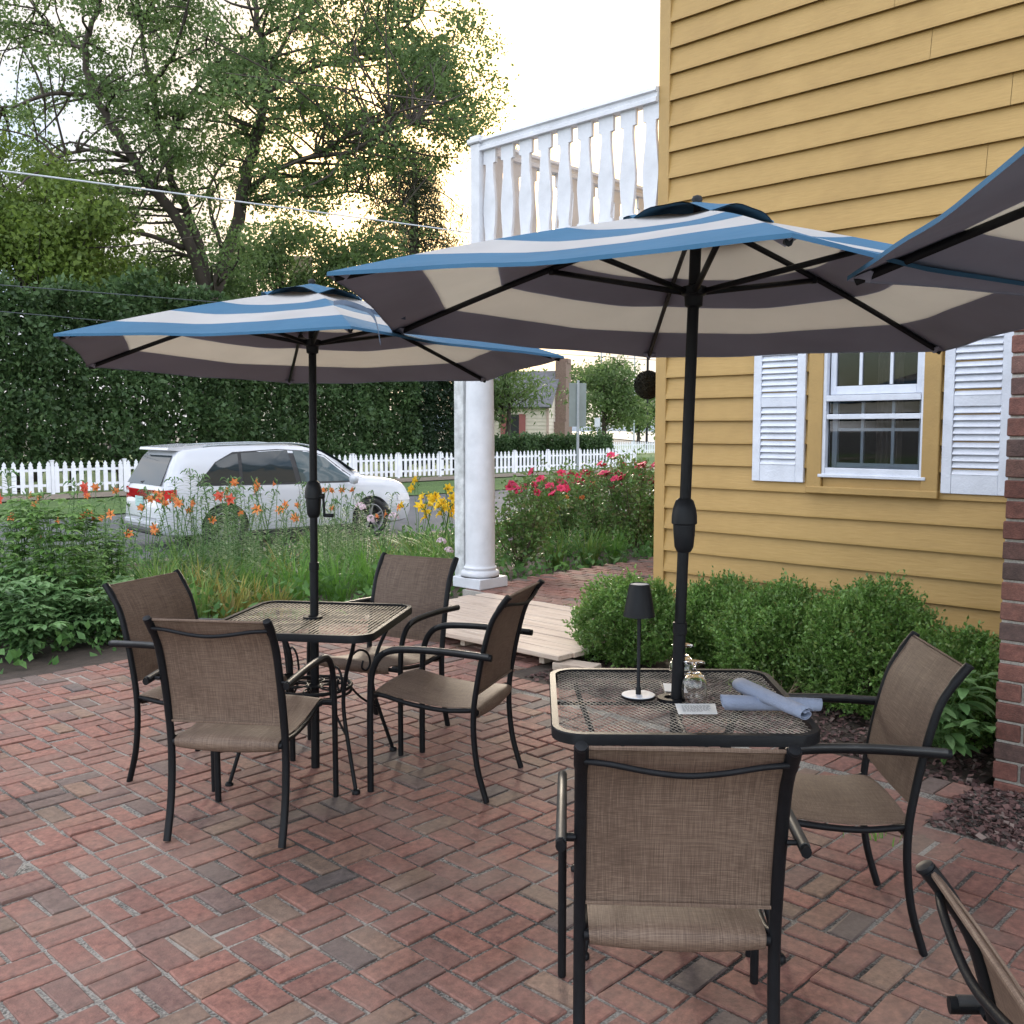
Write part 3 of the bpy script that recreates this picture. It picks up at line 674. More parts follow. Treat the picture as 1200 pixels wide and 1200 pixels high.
# ball hanging from the porch beam
bl = H(9.5, 6.95, 2.14)
hbp = thing('hanging_ball', 'dark round moss ball hanging on a chain by the yellow corner', 'hanging ball', bl)
m = MB(); m.lathe([(.001, -.158)] + [(.158 * math.cos(t), .158 * math.sin(t)) for t in np.linspace(-1.45, 1.45, 14)] + [(.001, .158)], (0, 0, 0), 24); ob = m.build('ball', M['ball'], hbp, True)
pp = rng.normal(size=(2600, 3)); pp /= np.linalg.norm(pp, axis=1)[:, None]
leafmesh('moss', pp * .155, .022, .012, M['ball'], hbp, D=pp * 1.2)
m = MB(); m.tube([(0, 0, .16), (0, 0, .62)], .006, 6); m.build('chain', M['black'], hbp)

# wooden ramp of weathered planks
rp = thing('wooden_ramp', 'low ramp of pale weathered planks leading to the brick porch', 'ramp', H(5.6, 5.4), TH)
for k in range(9):
    b = 4.93 + k * .152; zc = .085 + .003 * rnd.random() + k * .003
    m = MB(); m.box((b, 5.32 + rnd.gauss(0, .012), zc), (.143, 2.1, .035), Matrix.Rotation(rnd.gauss(0, .008), 3, 'Z') @ Matrix.Rotation(rnd.gauss(0, .006), 3, 'Y'), bev=.004)
    m.build('plank', M['plank'], rp, off=(5.6, 5.4, 0))
m = MB()
for a in (4.5, 5.3, 6.2): m.box((5.55, a, .035), (1.2, .045, .06))
m.build('joist', M['plank'], rp, off=(5.6, 5.4, 0))
m = MB(); m.box((4.96, 4.19, .03), (.14, .3, .055), Matrix.Rotation(.25, 3, 'Z'), bev=.004)
tag(m.build('wood_block', M['plank'], rz=TH), 'short wood offcut lying at the corner of the plank ramp', 'wood block')
for i, (px, py, s_, lb) in enumerate(((1121, 937, .014, 'largest loose red stone on the bare soldier bricks by the brick wall'), (1126, 919, .011, 'loose red stone behind the largest one on the bricks'), (1148, 925, .01, 'small red stone on the bricks nearest to the brick wall'), (1107, 913, .009, 'small red stone at the edge of the bushes bed'))):
    m = MB(); m.lathe([(.001, 0), (1.1, .15), (1.3, .7), (.9, 1.3), (.001, 1.5)], (0, 0, 0), 7)
    p = on(px, py, 0.); o = m.build('stone', M['lava'], loc=p); o.scale = (s_ * 1.2, s_, s_ * .9); o.rotation_euler = (0, 0, i * 1.3)
    tag(o, lb, 'stone', 'loose stones on the bricks')

# ================================================================== CHAIRS
def make_chair():
    root = thing('patio_chair', 'x', 'chair')
    r = .0125
    for sx in (-1, 1):
        x = sx * .236
        pts = smoothpts([(x, -.39, .906), (x, -.352, .855), (x, -.31, .78), (x, -.272, .64), (x, -.245, .5), (x, -.232, .4), (x, -.232, .28), (x, -.25, .14), (x, -.291, .0)], 5)
        m = MB(); m.tube(pts, [r * (1.15 if i < 6 else 1) for i in range(len(pts))], 10, flat=1.25, up=(0, 1, 0)); autosmooth(m.build('rear_leg', M['black'], root), 50)
        m = MB(); m.lathe([(.001, 0), (.0135, 0), (.0155, .004), (.0145, .01), (.001, .012)], (0, 0, 0), 12)
        m.v = [Matrix.Rotation(R(32), 3, 'X') @ v + Vector((x, -.3905, .9035)) for v in m.v]; autosmooth(m.build('end_cap', M['cap'], root))
        xa = sx * .282
        pts = smoothpts([(xa, .247, 0), (xa, .246, .2), (xa, .243, .42), (xa, .232, .545), (xa, .19, .622), (xa, .12, .652), (xa, 0, .661), (xa, -.15, .66), (xa, -.333, .65)], 6)
        n = len(pts); m = MB(); m.tube(pts, .0125, 10, up=(1, 0, 0), flat=1.2); autosmooth(m.build('front_leg', M['black'], root), 50)
        m = MB(); m.tube(smoothpts([(xa, .17, .6405), (xa, .1, .6625), (xa, -.1, .6675), (xa, -.32, .658)], 5), .0126, 10, up=(1, 0, 0), flat=.8); autosmooth(m.build('arm_top', M['worn'], root), 50)
        m = MB(); m.tube([(sx * .247, -.283, .652), (sx * .276, -.283, .652)], .007, 8); m.build('arm_bracket', M['black'], root)
        xs = sx * .222
        m = MB(); m.tube(smoothpts([(xa, .244, .43), (xs + sx * .02, .235, .432), (xs, .2, .425), (xs, .08, .4), (xs, -.08, .386), (xs, -.2, .395), (x, -.232, .405)], 5), .0105, 8); autosmooth(m.build('seat_rail', M['black'], root), 50)
    m = MB(); m.tube([(-.272, .243, .425), (.272, .243, .425)], .011, 8); m.tube([(-.225, -.232, .385), (.225, -.232, .385)], .0145, 8)
    autosmooth(m.build('cross_tube', M['black'], root), 50)
    m = MB(); m.tube(smoothpts([(-.228, -.372, .868), (-.17, -.384, .866), (-.08, -.392, .853), (0, -.395, .847), (.08, -.392, .853), (.17, -.384, .866), (.228, -.372, .868)], 5), .0075, 8); autosmooth(m.build('back_bar', M['black'], root), 50)
    # slings as thin closed sheets
    def sheet_(prof, wf, th, name, edge=0.):
        m = MB(); pts = smoothpts(prof, 5); n = len(pts); k = 12; top = []; bot = []
        for i, p in enumerate(pts):
            t = (pts[min(i + 1, n - 1)] - pts[max(i - 1, 0)]).normalized(); nn = Vector((0, -t.z, t.y)); w_ = wf(i / (n - 1)); rt = []; rb = []
            for j in range(k + 1):
                s_ = j / k * 2 - 1; sag = -.012 * (1 - s_ * s_) if edge else -.006 * (1 - s_ * s_)
                q = p + nn * (-sag * (1 if not edge else -1)); q = Vector((s_ * w_, q.y, q.z)); rt.append(q + nn * th / 2); rb.append(q - nn * th / 2)
            top.append(rt); bot.append(rb)
        m.grid(top); m.grid(bot, True)
        m.grid([top[0], bot[0]], True); m.grid([top[-1], bot[-1]])
        m.grid([[r_[0] for r_ in top], [r_[0] for r_ in bot]]); m.grid([[r_[-1] for r_ in top], [r_[-1] for r_ in bot]], True)
        o = m.build(name, M['sling'], root, True); autosmooth(o, 40); return o
    b = sheet_([(0, -.378, .902), (0, -.345, .85), (0, -.303, .775), (0, -.266, .64), (0, -.245, .53), (0, -.24, .47)], lambda t: .229, .004, 'back_sling')
    for q in ([(-.222, -.247, .474), (.222, -.247, .474)], [(-.224, -.384, .9035), (.224, -.384, .9035)]):
        m = MB(); m.tube(q, .005, 6); m.build('hem', M['sling'], b)
    sheet_([(0, .252, .405), (0, .262, .425), (0, .247, .441), (0, .2, .436), (0, .08, .414), (0, -.08, .4), (0, -.19, .405), (0, -.238, .403), (0, -.25, .39), (0, -.244, .37), (0, -.225, .366)], lambda t: .222 - .012 * t, .004, 'seat_sling', 1)
    return root
chair = make_chair()
CH = [((.415, 2.529), -.06, 'brown sling chair with its back to the viewer at the lamp table', 'both tables'),
      ((.999, 3.165), 1.505, 'brown sling chair in side view between the lamp table and the brick wall', ''),
      ((-1.089, 4.006), -.132, 'brown sling chair with its back to the viewer at the bare table', ''),
      ((-1.408, 4.521), -1.95, 'brown sling chair at the bare table nearest to the leafy flower bed, facing right', ''),
      ((-.695, 5.119), 2.676, 'brown sling chair on the far side of the bare table, facing the viewer', ''),
      ((-.309, 4.468), 1.24, 'brown sling chair in side view between the bare table and the plank ramp', ''),
      ((1.035, 1.262), -1.69, 'cropped brown sling chair in the near right corner, only its back top showing', '')]
for i, (p, rz, lb, _) in enumerate(CH):
    o = chair if i == 0 else copy_tree(chair)
    o.location = (p[0], p[1], .001); o.rotation_euler = (0, 0, rz); tag(o, lb, 'chair', 'brown sling patio chairs')

# ================================================================== TABLES
def rrect(w_, h, r, n=7):
    out = []
    for (cx, cy, a0) in ((w_ - r, h - r, 0), (-w_ + r, h - r, 90), (-w_ + r, -h + r, 180), (w_ - r, -h + r, 270)):
        for k in range(n + 1):
            an = R(a0 + 90 * k / n); out.append(Vector((cx + r * math.cos(an), cy + r * math.sin(an), 0)))
    return out
def make_table(name, label, loc, rz, slat, legs_scroll, TZ=.735, hs=.4):
    root = thing(name, label, 'table', (loc[0], loc[1], 0), rz)
    m = MB(); P = rrect(hs, hs, .095); P2 = rrect(hs - .022, hs - .022, .075); n = len(P)
    lay = [(P, -.034), (P, -.004), ([p * .995 for p in P], 0), (P2, 0), (P2, -.034)]
    vs = [p + Vector((0, 0, TZ + z)) for L, z in lay for p in L]; k = len(lay)
    m.add(vs, [(i * n + j, i * n + (j + 1) % n, ((i + 1) % k) * n + (j + 1) % n, ((i + 1) % k) * n + j) for i in range(k) for j in range(n)])
    rim = m.build('rim', M['black'], root); autosmooth(rim, 30)
    # rusted light line worn on the top edge
    top = MB(); inn = hs - .02; th = .0012; zc = TZ - .008
    def inside(x, y):
        dx = max(abs(x) - (inn - .075), 0); dy = max(abs(y) - (inn - .075), 0); return math.hypot(dx, dy) <= .075
    rows_, pitch = (48, .0165) if not slat else (40, .0196); half_l = .0095 if not slat else .03; amp = pitch * (.5 if not slat else .05); wd = .0017 if not slat else .0088
    for i in range(-rows_ // 2, rows_ // 2 + 1):
        base = i * pitch; seg = int(inn / half_l) + 1; run = []
        for j in range(-seg, seg + 1):
            along = j * half_l; off = base + (amp * .96 if (j + i) % 2 else -amp * .96) * 1.0
            x, y = (along, off) if not slat else (off, along)
            if inside(x, y): run.append(Vector((x, y, zc + (.001 if j % 2 else 0))))
            elif run:
                if len(run) > 1: strip(top, run, wd, slat)
                run = []
        if len(run) > 1: strip(top, run, wd, slat)
    top.build('mesh_top', M['slattop'] if slat else M['meshtop'], root)
    m = MB(); m.lathe([(.024, TZ - .03), (.046, TZ - .03), (.046, TZ + .002), (.024, TZ + .002), (.024, TZ - .03)], (0, 0, 0), 20, False)
    for an in (0, 90, 180, 270):
        d = Vector((math.cos(R(an)), math.sin(R(an)), 0)); m.tube([d * .045 + Vector((0, 0, TZ - .022)), d * (hs - .015) + Vector((0, 0, TZ - .022))], .006, 6)
    m.build('brace', M['black'], root)
    # curved legs with scroll
    for an in (45, 135, 225, 315):
        d = Vector((math.cos(R(an)), math.sin(R(an)), 0)); s_ = Vector((-d.y, d.x, 0))
        def q(r, z): return d * r + Vector((0, 0, z))
        m = MB()
        m.tube(smoothpts([q(.43, TZ - .03), q(.405, .64), q(.35, .54), q(.315, .43), q(.315, .34), q(.35, .22), q(.42, .02)], 6), .0095, 8)
        m.lathe([(.012, 0), (.019, 0), (.019, .012), (.012, .02)], q(.424, 0), 12)
        lg = m.build('leg', M['black'], root); autosmooth(lg, 50)
        m = MB(); sp = []
        for k in range(26):
            t = k / 25; ang = R(-60 + 430 * t); rr = .058 * (1 - .62 * t); sp.append(q(.235 - .0 + rr * math.cos(ang), .455 + rr * math.sin(ang) * 1.25))
        m.tube(smoothpts([q(.345, .235), q(.25, .3), q(.19, .37), q(.172, .42)], 5) + smoothpts([q(.175, .45), q(.195, .51), q(.24, .54), q(.285, .52), q(.3, .47), q(.28, .435), q(.255, .45), q(.262, .485)], 5), .0055, 8)
        m.build('scroll', M['black'], lg, True)
    m = MB()
    for (r0, rr, zz) in ((.175, .009, .4), (.175, .007, .375), (.03, .007, .4)):
        m.tube([(r0 * math.cos(t), r0 * math.sin(t), zz) for t in np.linspace(0, 2 * math.pi, 33)], rr, 8, False)
    for an in (0, 60, 120, 180, 240, 300):
        c = Vector((math.cos(R(an)), math.sin(R(an)), 0)) * .103; m.tube([c + Vector((.066 * math.cos(t), .066 * math.sin(t), .4)) for t in np.linspace(0, 2 * math.pi, 21)], .0045, 6, False)
    m.build('ring_shelf', M['black'], root, True)
    return root
def strip(mb, pts, wd, slat):
    n = len(pts); A = []; B = []; C = []; D = []
    for i, p in enumerate(pts):
        t = (pts[min(i + 1, n - 1)] - pts[max(i - 1, 0)]); t.z = 0; t = t.normalized(); s_ = Vector((-t.y, t.x, 0))
        A.append(p + s_ * wd / 2 + Vector((0, 0, .0008))); B.append(p - s_ * wd / 2 - Vector((0, 0, .0004))); C.append(p - s_ * wd / 2 - Vector((0, 0, .0011))); D.append(p + s_ * wd / 2 - Vector((0, 0, .0003)))
    mb.grid([B, A]); mb.grid([C, B]); mb.grid([A, D])
TM = (.527, 3.185); TL = (-.945, 4.6)
make_table('mesh_table', 'square black mesh patio table with lamp, card, glasses and napkins on top', TM, R(-1.5), False, True)
make_table('slat_table', 'square black patio table with empty worn slatted top and scroll legs', TL, R(-9), True, True)

# ================================================================== UMBRELLAS
def make_umbrella(name, label, base, cen, zr, tilt, rot, R_=1.2, rise=.335, scal=.03, crank=0., straps=False, zc=1.31):
    root = thing(name, label, 'umbrella', (base[0], base[1], 0), 0, 'blue and white striped patio umbrellas')
    n = Vector((-tilt[0], -tilt[1], 1)).normalized()
    cl = Vector((cen[0] - base[0], cen[1] - base[1], zr))        # rim centre, local
    foot = Vector((0, 0, 0)); top = cl + n * (rise - .03); ax = (top - foot).normalized()
    def fr(r, ang, h): # point in canopy frame
        x, y = r * math.cos(ang), r * math.sin(ang)
        return cl + Vector((x, y, tilt[0] * x + tilt[1] * y)) + n * h
    m = MB(); zl = .97
    m.tube([foot, ax * zl], .0205, 16); m.lathe([(.0205, -.02), (.0235, -.018), (.0235, .018), (.0205, .02)], ax * zl, 16)
    autosmooth(m.build('lower_pole', M['black'], root), 50)
    m = MB(); m.tube([ax * (zl - .02), top], .0185, 16); autosmooth(m.build('upper_pole', M['black'], root), 50)
    m = MB(); m.lathe([(.019, .088), (.029, .08), (.037, .055), (.041, .03), (.0415, .006), (.036, .002), (.036, -.002), (.0345, -.03), (.031, -.07), (.024, -.085), (.02, -.088)][::-1], ax * zc, 24)
    ch = m.build('crank_housing', M['cap'], root); autosmooth(ch, 35)
    m = MB(); d = Vector((math.cos(crank), math.sin(crank), 0)); c = ax * zc
    m.tube([c + d * .03 + Vector((0, 0, .015)), c + d * .056 + Vector((0, 0, .015))], .013, 10); m.tube(smoothpts([c + d * .052 + Vector((0, 0, .02)), c + d * .056 + Vector((0, 0, -.03)), c + d * .058 + Vector((0, 0, -.075))], 4), .006, 8, up=(1, 1, 0))
    m.tube([c + d * .056 + Vector((0, 0, -.075)), c + d * .105 + Vector((0, 0, -.075))], .009, 10); m.build('crank_handle', M['cap'], ch, True)
    zh = zr + .07
    hub = ax * (zh / ax.z)
    m = MB(); m.lathe([(.02, -.035), (.028, -.03), (.03, .0), (.04, .005), (.04, .03), (.02, .035)], hub, 18); autosmooth(m.build('runner_hub', M['cap'], root))
    m = MB(); m.lathe([(.02, -.05), (.045, -.045), (.045, -.02), (.02, -.015)], top, 18); autosmooth(m.build('top_hub', M['cap'], root))
    m = MB(); m.lathe([(.003, .08), (.014, .076), (.018, .066), (.012, .05), (.012, .02)][::-1], top, 14); m.build('finial', M['cap'], root, True)
    # canopy
    ts = [.09, .2, .3, .4, .4001, .5, .6, .6001, .7, .8, .8001, .9, .96, 1.]; S = 14
    def cp(i, t, s, off=0.):
        a0 = rot - i * math.pi / 3; a1 = rot - (i + 1) * math.pi / 3
        q = 4 * s * (1 - s); x0, y0 = math.cos(a0), math.sin(a0); x1, y1 = math.cos(a1), math.sin(a1)
        rr = R_ * t * (1 - scal * q * t ** 3)
        x = (x0 + (x1 - x0) * s) * rr; y = (y0 + (y1 - y0) * s) * rr
        h = rise * (1 - t) + .014 * math.sin(math.pi * t) - .026 * q * math.sin(math.pi * min(1, t)) * .8 - .004 * q * t + .005 * math.sin(7 * s + 6 * t + i * 1.7) * t * q + .0014 * math.sin(19 * s + 11 * t + i * 3.1) * t * q + off
        return cl + Vector((x, y, tilt[0] * x + tilt[1] * y)) + n * h
    m = MB()
    for i in range(6):
        for k in range(len(ts) - 1):
            if ts[k + 1] - ts[k] < .01: continue
            tm = (ts[k] + ts[k + 1]) / 2; blue = tm > .8 or .4 < tm < .6
            ta, tb = ts[k], ts[k + 1]
            m.cur = 0 if blue else 1; m.grid([[cp(i, t, s / S, .003) for s in range(S + 1)] for t in (ta, tb)])
            m.cur = 2 if blue else 3; m.grid([[cp(i, t, s / S, -.003) for s in range(S + 1)] for t in (ta, tb)], True)
        # hem folded down at the rim
        m.cur = 0; m.grid([[cp(i, 1., s / S, .003) for s in range(S + 1)], [cp(i, 1.001, s / S, -.007) for s in range(S + 1)]])
        m.cur = 2; m.grid([[cp(i, 1.0, s / S, -.003) for s in range(S + 1)], [cp(i, 1.0005, s / S, -.007) for s in range(S + 1)]], True)
    can = m.build('canopy', [M['cl_blue'], M['cl_white'], M['cl_grey'], M['cl_cream']], root, True)
    # vent cap with lifted wavy edge
    m = MB(); rows = []; K = 72
    for t in (.08, .3, .55, .8, 1.):
        row = []
        for k in range(K + 1):
            a = 2 * math.pi * k / K + rot; ph = (k / K * 6) % 1.; q = 4 * ph * (1 - ph)
            r = R_ * .205 * t * (1 - .06 * q); hh = rise * (1 - r / R_) + .022 - .018 * t * (1 - q) + .008 * q * t ** 3 * (1 + .5 * math.sin(k * .9)) + .008
            row.append(fr(r, a, hh))
        rows.append(row)
    m.cur = 0; m.grid(rows); m.cur = 1; m.grid([[p - n * .004 for p in r_] for r_ in rows], True)
    m.build('vent', [M['cl_blue'], M['cl_blue']], can, True)
    for i in range(6):
        a = rot - i * math.pi / 3; pts = [fr(R_ * t, a, rise * (1 - t) + .014 * math.sin(math.pi * t) - .016) for t in np.linspace(.03, .985, 12)]
        m = MB(); m.tube(pts, .0105, 8, flat=.8, up=n); rb = m.build('rib', M['black'], root); autosmooth(rb, 50)
        t_ = .43; e = fr(R_ * t_, a, rise * (1 - t_) + .014 * math.sin(math.pi * t_) - .026); h_ = hub + Vector((math.cos(a), math.sin(a), 0)) * .035 + Vector((0, 0, .015))
        m = MB(); m.tube([h_, e], .0095, 8); m.lathe([(.011, -.01), (.014, 0), (.011, .01)], e, 10); m.build('strut', M['black'], root, True)
        m = MB(); d = Vector((math.cos(a), math.sin(a), 0)); s_ = Vector((-d.y, d.x, 0)); e = fr(R_, a, -.0)
        m.add([e + d * .004 + Vector((0, 0, -.006)), e - d * .06 + s_ * .032 + Vector((0, 0, .006)), e - d * .06 - s_ * .032 + Vector((0, 0, .006)), e - d * .05 + Vector((0, 0, -.016))], [(0, 3, 1), (0, 2, 3), (1, 3, 2), (0, 1, 2)])
        m.build('rib_pocket', M['cl_grey'], can)
    if straps:
        i = straps - 1
        for (pl_, w_) in (([(i, .62, .0, .012), (i, .74, -.02, .03), (i, .9, -.1, .02), (i, 1.0, -.16, .02)], .012), ([(i, .62, .0, .012), (i, .8, -.03, .04), (i, .98, -.07, .03), (i, 1.03, -.08, -.06)], .012)):
            pts = smoothpts([cp(*q) for q in pl_], 6); m = MB(); m.grid([[p + Vector((0, .0, w_)), p - Vector((0, 0, w_ * .4))] for p in pts]); m.build('tie_strap', plain('strap cloth', (.07, .1, .15), .8), can)
    return root
make_umbrella('patio_umbrella', 'blue and white striped umbrella standing through the table with the lamp', TM, (.573, 3.16), 1.971, (-.036, -.024), R(208.8), crank=R(75))
make_umbrella('patio_umbrella', 'blue and white striped umbrella standing through the empty slatted table', TL, (-.942, 4.67), 1.939, (-.006, -.04), R(228), crank=R(-20), straps=6, zc=1.29)
make_umbrella('patio_umbrella', 'striped umbrella cut off by the right picture edge, only one grey corner showing', (1.716, 1.519), (1.716, 1.519), 1.978, (.003, -.024), R(143.6), scal=.012)

# ================================================================== THINGS ON THE LAMP TABLE
TZ = .7365
p = on(748, 817, TZ); lp = thing('table_lamp', 'slim black cordless lamp with cone shade standing on the mesh table', 'lamp', p)
m = MB(); m.lathe([(.001, 0), (.056, 0), (.0575, .003), (.057, .008), (.001, .008)], (0, 0, 0), 40); autosmooth(m.build('base', M['black'], lp))
m = MB(); m.lathe([(.001, .0085), (.0545, .0085), (.0535, .0105), (.001, .0105)], (0, 0, 0), 40); autosmooth(m.build('base_plate', M['white'], lp))
m = MB(); m.lathe([(.009, .01), (.009, .03), (.0062, .035), (.0062, .345), (.001, .345)], (0, 0, 0), 16); autosmooth(m.build('stem', M['black'], lp))
m = MB(); m.lathe([(.0505, .272), (.052, .272), (.034, .375), (.032, .379), (.0305, .376), (.0505, .274)], (0, 0, 0), 40, False); autosmooth(m.build('lamp_shade', M['black'], lp))
m = MB(); m.lathe([(.001, .372), (.0315, .372), (.0315, .377), (.001, .379)], (0, 0, 0), 30); autosmooth(m.build('top_disc', M['white'], lp))
def glass(name, lb, p, s=1.):
    g_ = thing(name, lb, 'glass', p, 0, 'upturned wine glasses'); m = MB()
    o_ = [(.0375, 0), (.041, .02), (.0425, .042), (.04, .064), (.031, .084), (.016, .096), (.006, .102), (.0045, .108), (.0045, .114), (.01, .12), (.034, .1255), (.0355, .127), (.034, .1285), (.001, .129)]
    i_ = [(.001, .092), (.014, .09), (.029, .08), (.0385, .062), (.041, .042), (.0395, .02), (.0362, 0)]
    m.lathe([(r * s, z * s) for r, z in (i_ + o_)], (0, 0, 0), 36, False); autosmooth(m.build('bowl_and_foot', M['glass'], g_), 60)
glass('wine_glass', 'upturned short stemmed glass in front of the umbrella pole, behind the card', on(813, 821, TZ))
glass('wine_glass', 'upturned glass half hidden behind the umbrella pole', on(799, 800, TZ), 1.05)
def card(lb, pts, lines):
    q = [on(*c, TZ) for c in pts]; c = sum(q, Vector()) / 4; root = thing('paper_card', lb, 'card', c)
    m = MB(); m.add([v - c for v in q] + [v - c + Vector((0, 0, .0012)) for v in q], [(3, 2, 1, 0), (4, 5, 6, 7), (0, 1, 5, 4), (1, 2, 6, 5), (2, 3, 7, 6), (3, 0, 4, 7)]); m.build('card', M['paper'], root)
    if lines:
        m = MB(); z = Vector((0, 0, .0016)); A, B_, C_, D_ = [v - c for v in q]
        def uv(u, v): return A + (B_ - A) * u + (D_ - A) * v + z
        for k in range(7):
            v = .2 + .09 * k; u = .14
            while u < .8 - .2 * (k == 6):
                l = rnd.uniform(.03, .09); m.add([uv(u, v), uv(u + l, v), uv(u + l, v + .035), uv(u, v + .035)], [(0, 1, 2, 3)]); u += l + .025
        m.build('print', M['ink'], root)
card('white printed card lying flat in front of the glasses', [(791, 825), (838, 825), (841, 837), (795, 837)], True)
card('white card mostly hidden behind the umbrella pole', [(777, 801), (800, 802), (806, 812), (779, 810)], False)
def napkin(lb, p0, p1, r, zl):
    a = on(*p0, TZ); b = on(*p1, TZ); c = (a + b) / 2; L = (b - a).length; an = math.atan2(b.y - a.y, b.x - a.x)
    m = MB(); rows = []; K = 60; 
    for i in range(15):
        t = i / 14; rr = r * (1.05 - .22 * t + .03 * math.sin(t * 9)); row = []
        for k in range(K + 1):
            th_ = k / K * 2 * math.pi * 2.35; f_ = rr * (1 - .55 * k / K) * (1 + .03 * math.sin(th_ * 3 + t * 5)); dx = .012 * math.sin(th_ * .5 + 1) * (1 if i in (0, 14) else 0) * (1 if i else -1)
            row.append(Vector(((t - .5) * L + dx, f_ * math.cos(th_ + t * .5), f_ * .82 * math.sin(th_ + t * .5) + r * .84)))
        rows.append(row)
    m.grid(rows); vs = m.v
    o = m.build('napkin', M['napkin'], None, True, loc=(c.x, c.y, c.z + zl), rz=an)
    md = o.modifiers.new('s', 'SOLIDIFY'); md.thickness = .0018
    tag(o, lb, 'napkin', 'rolled napkins'); return o
n1 = napkin('lower rolled blue grey napkin lying under the other roll', (849, 833), (958, 836), .031, 0.)
n2 = napkin('upper rolled blue grey napkin crossing over the other roll', (868, 819), (944, 863), .03, .0)
n2.rotation_euler = (0, R(-3), n2.rotation_euler.z); n2.location.z += .03

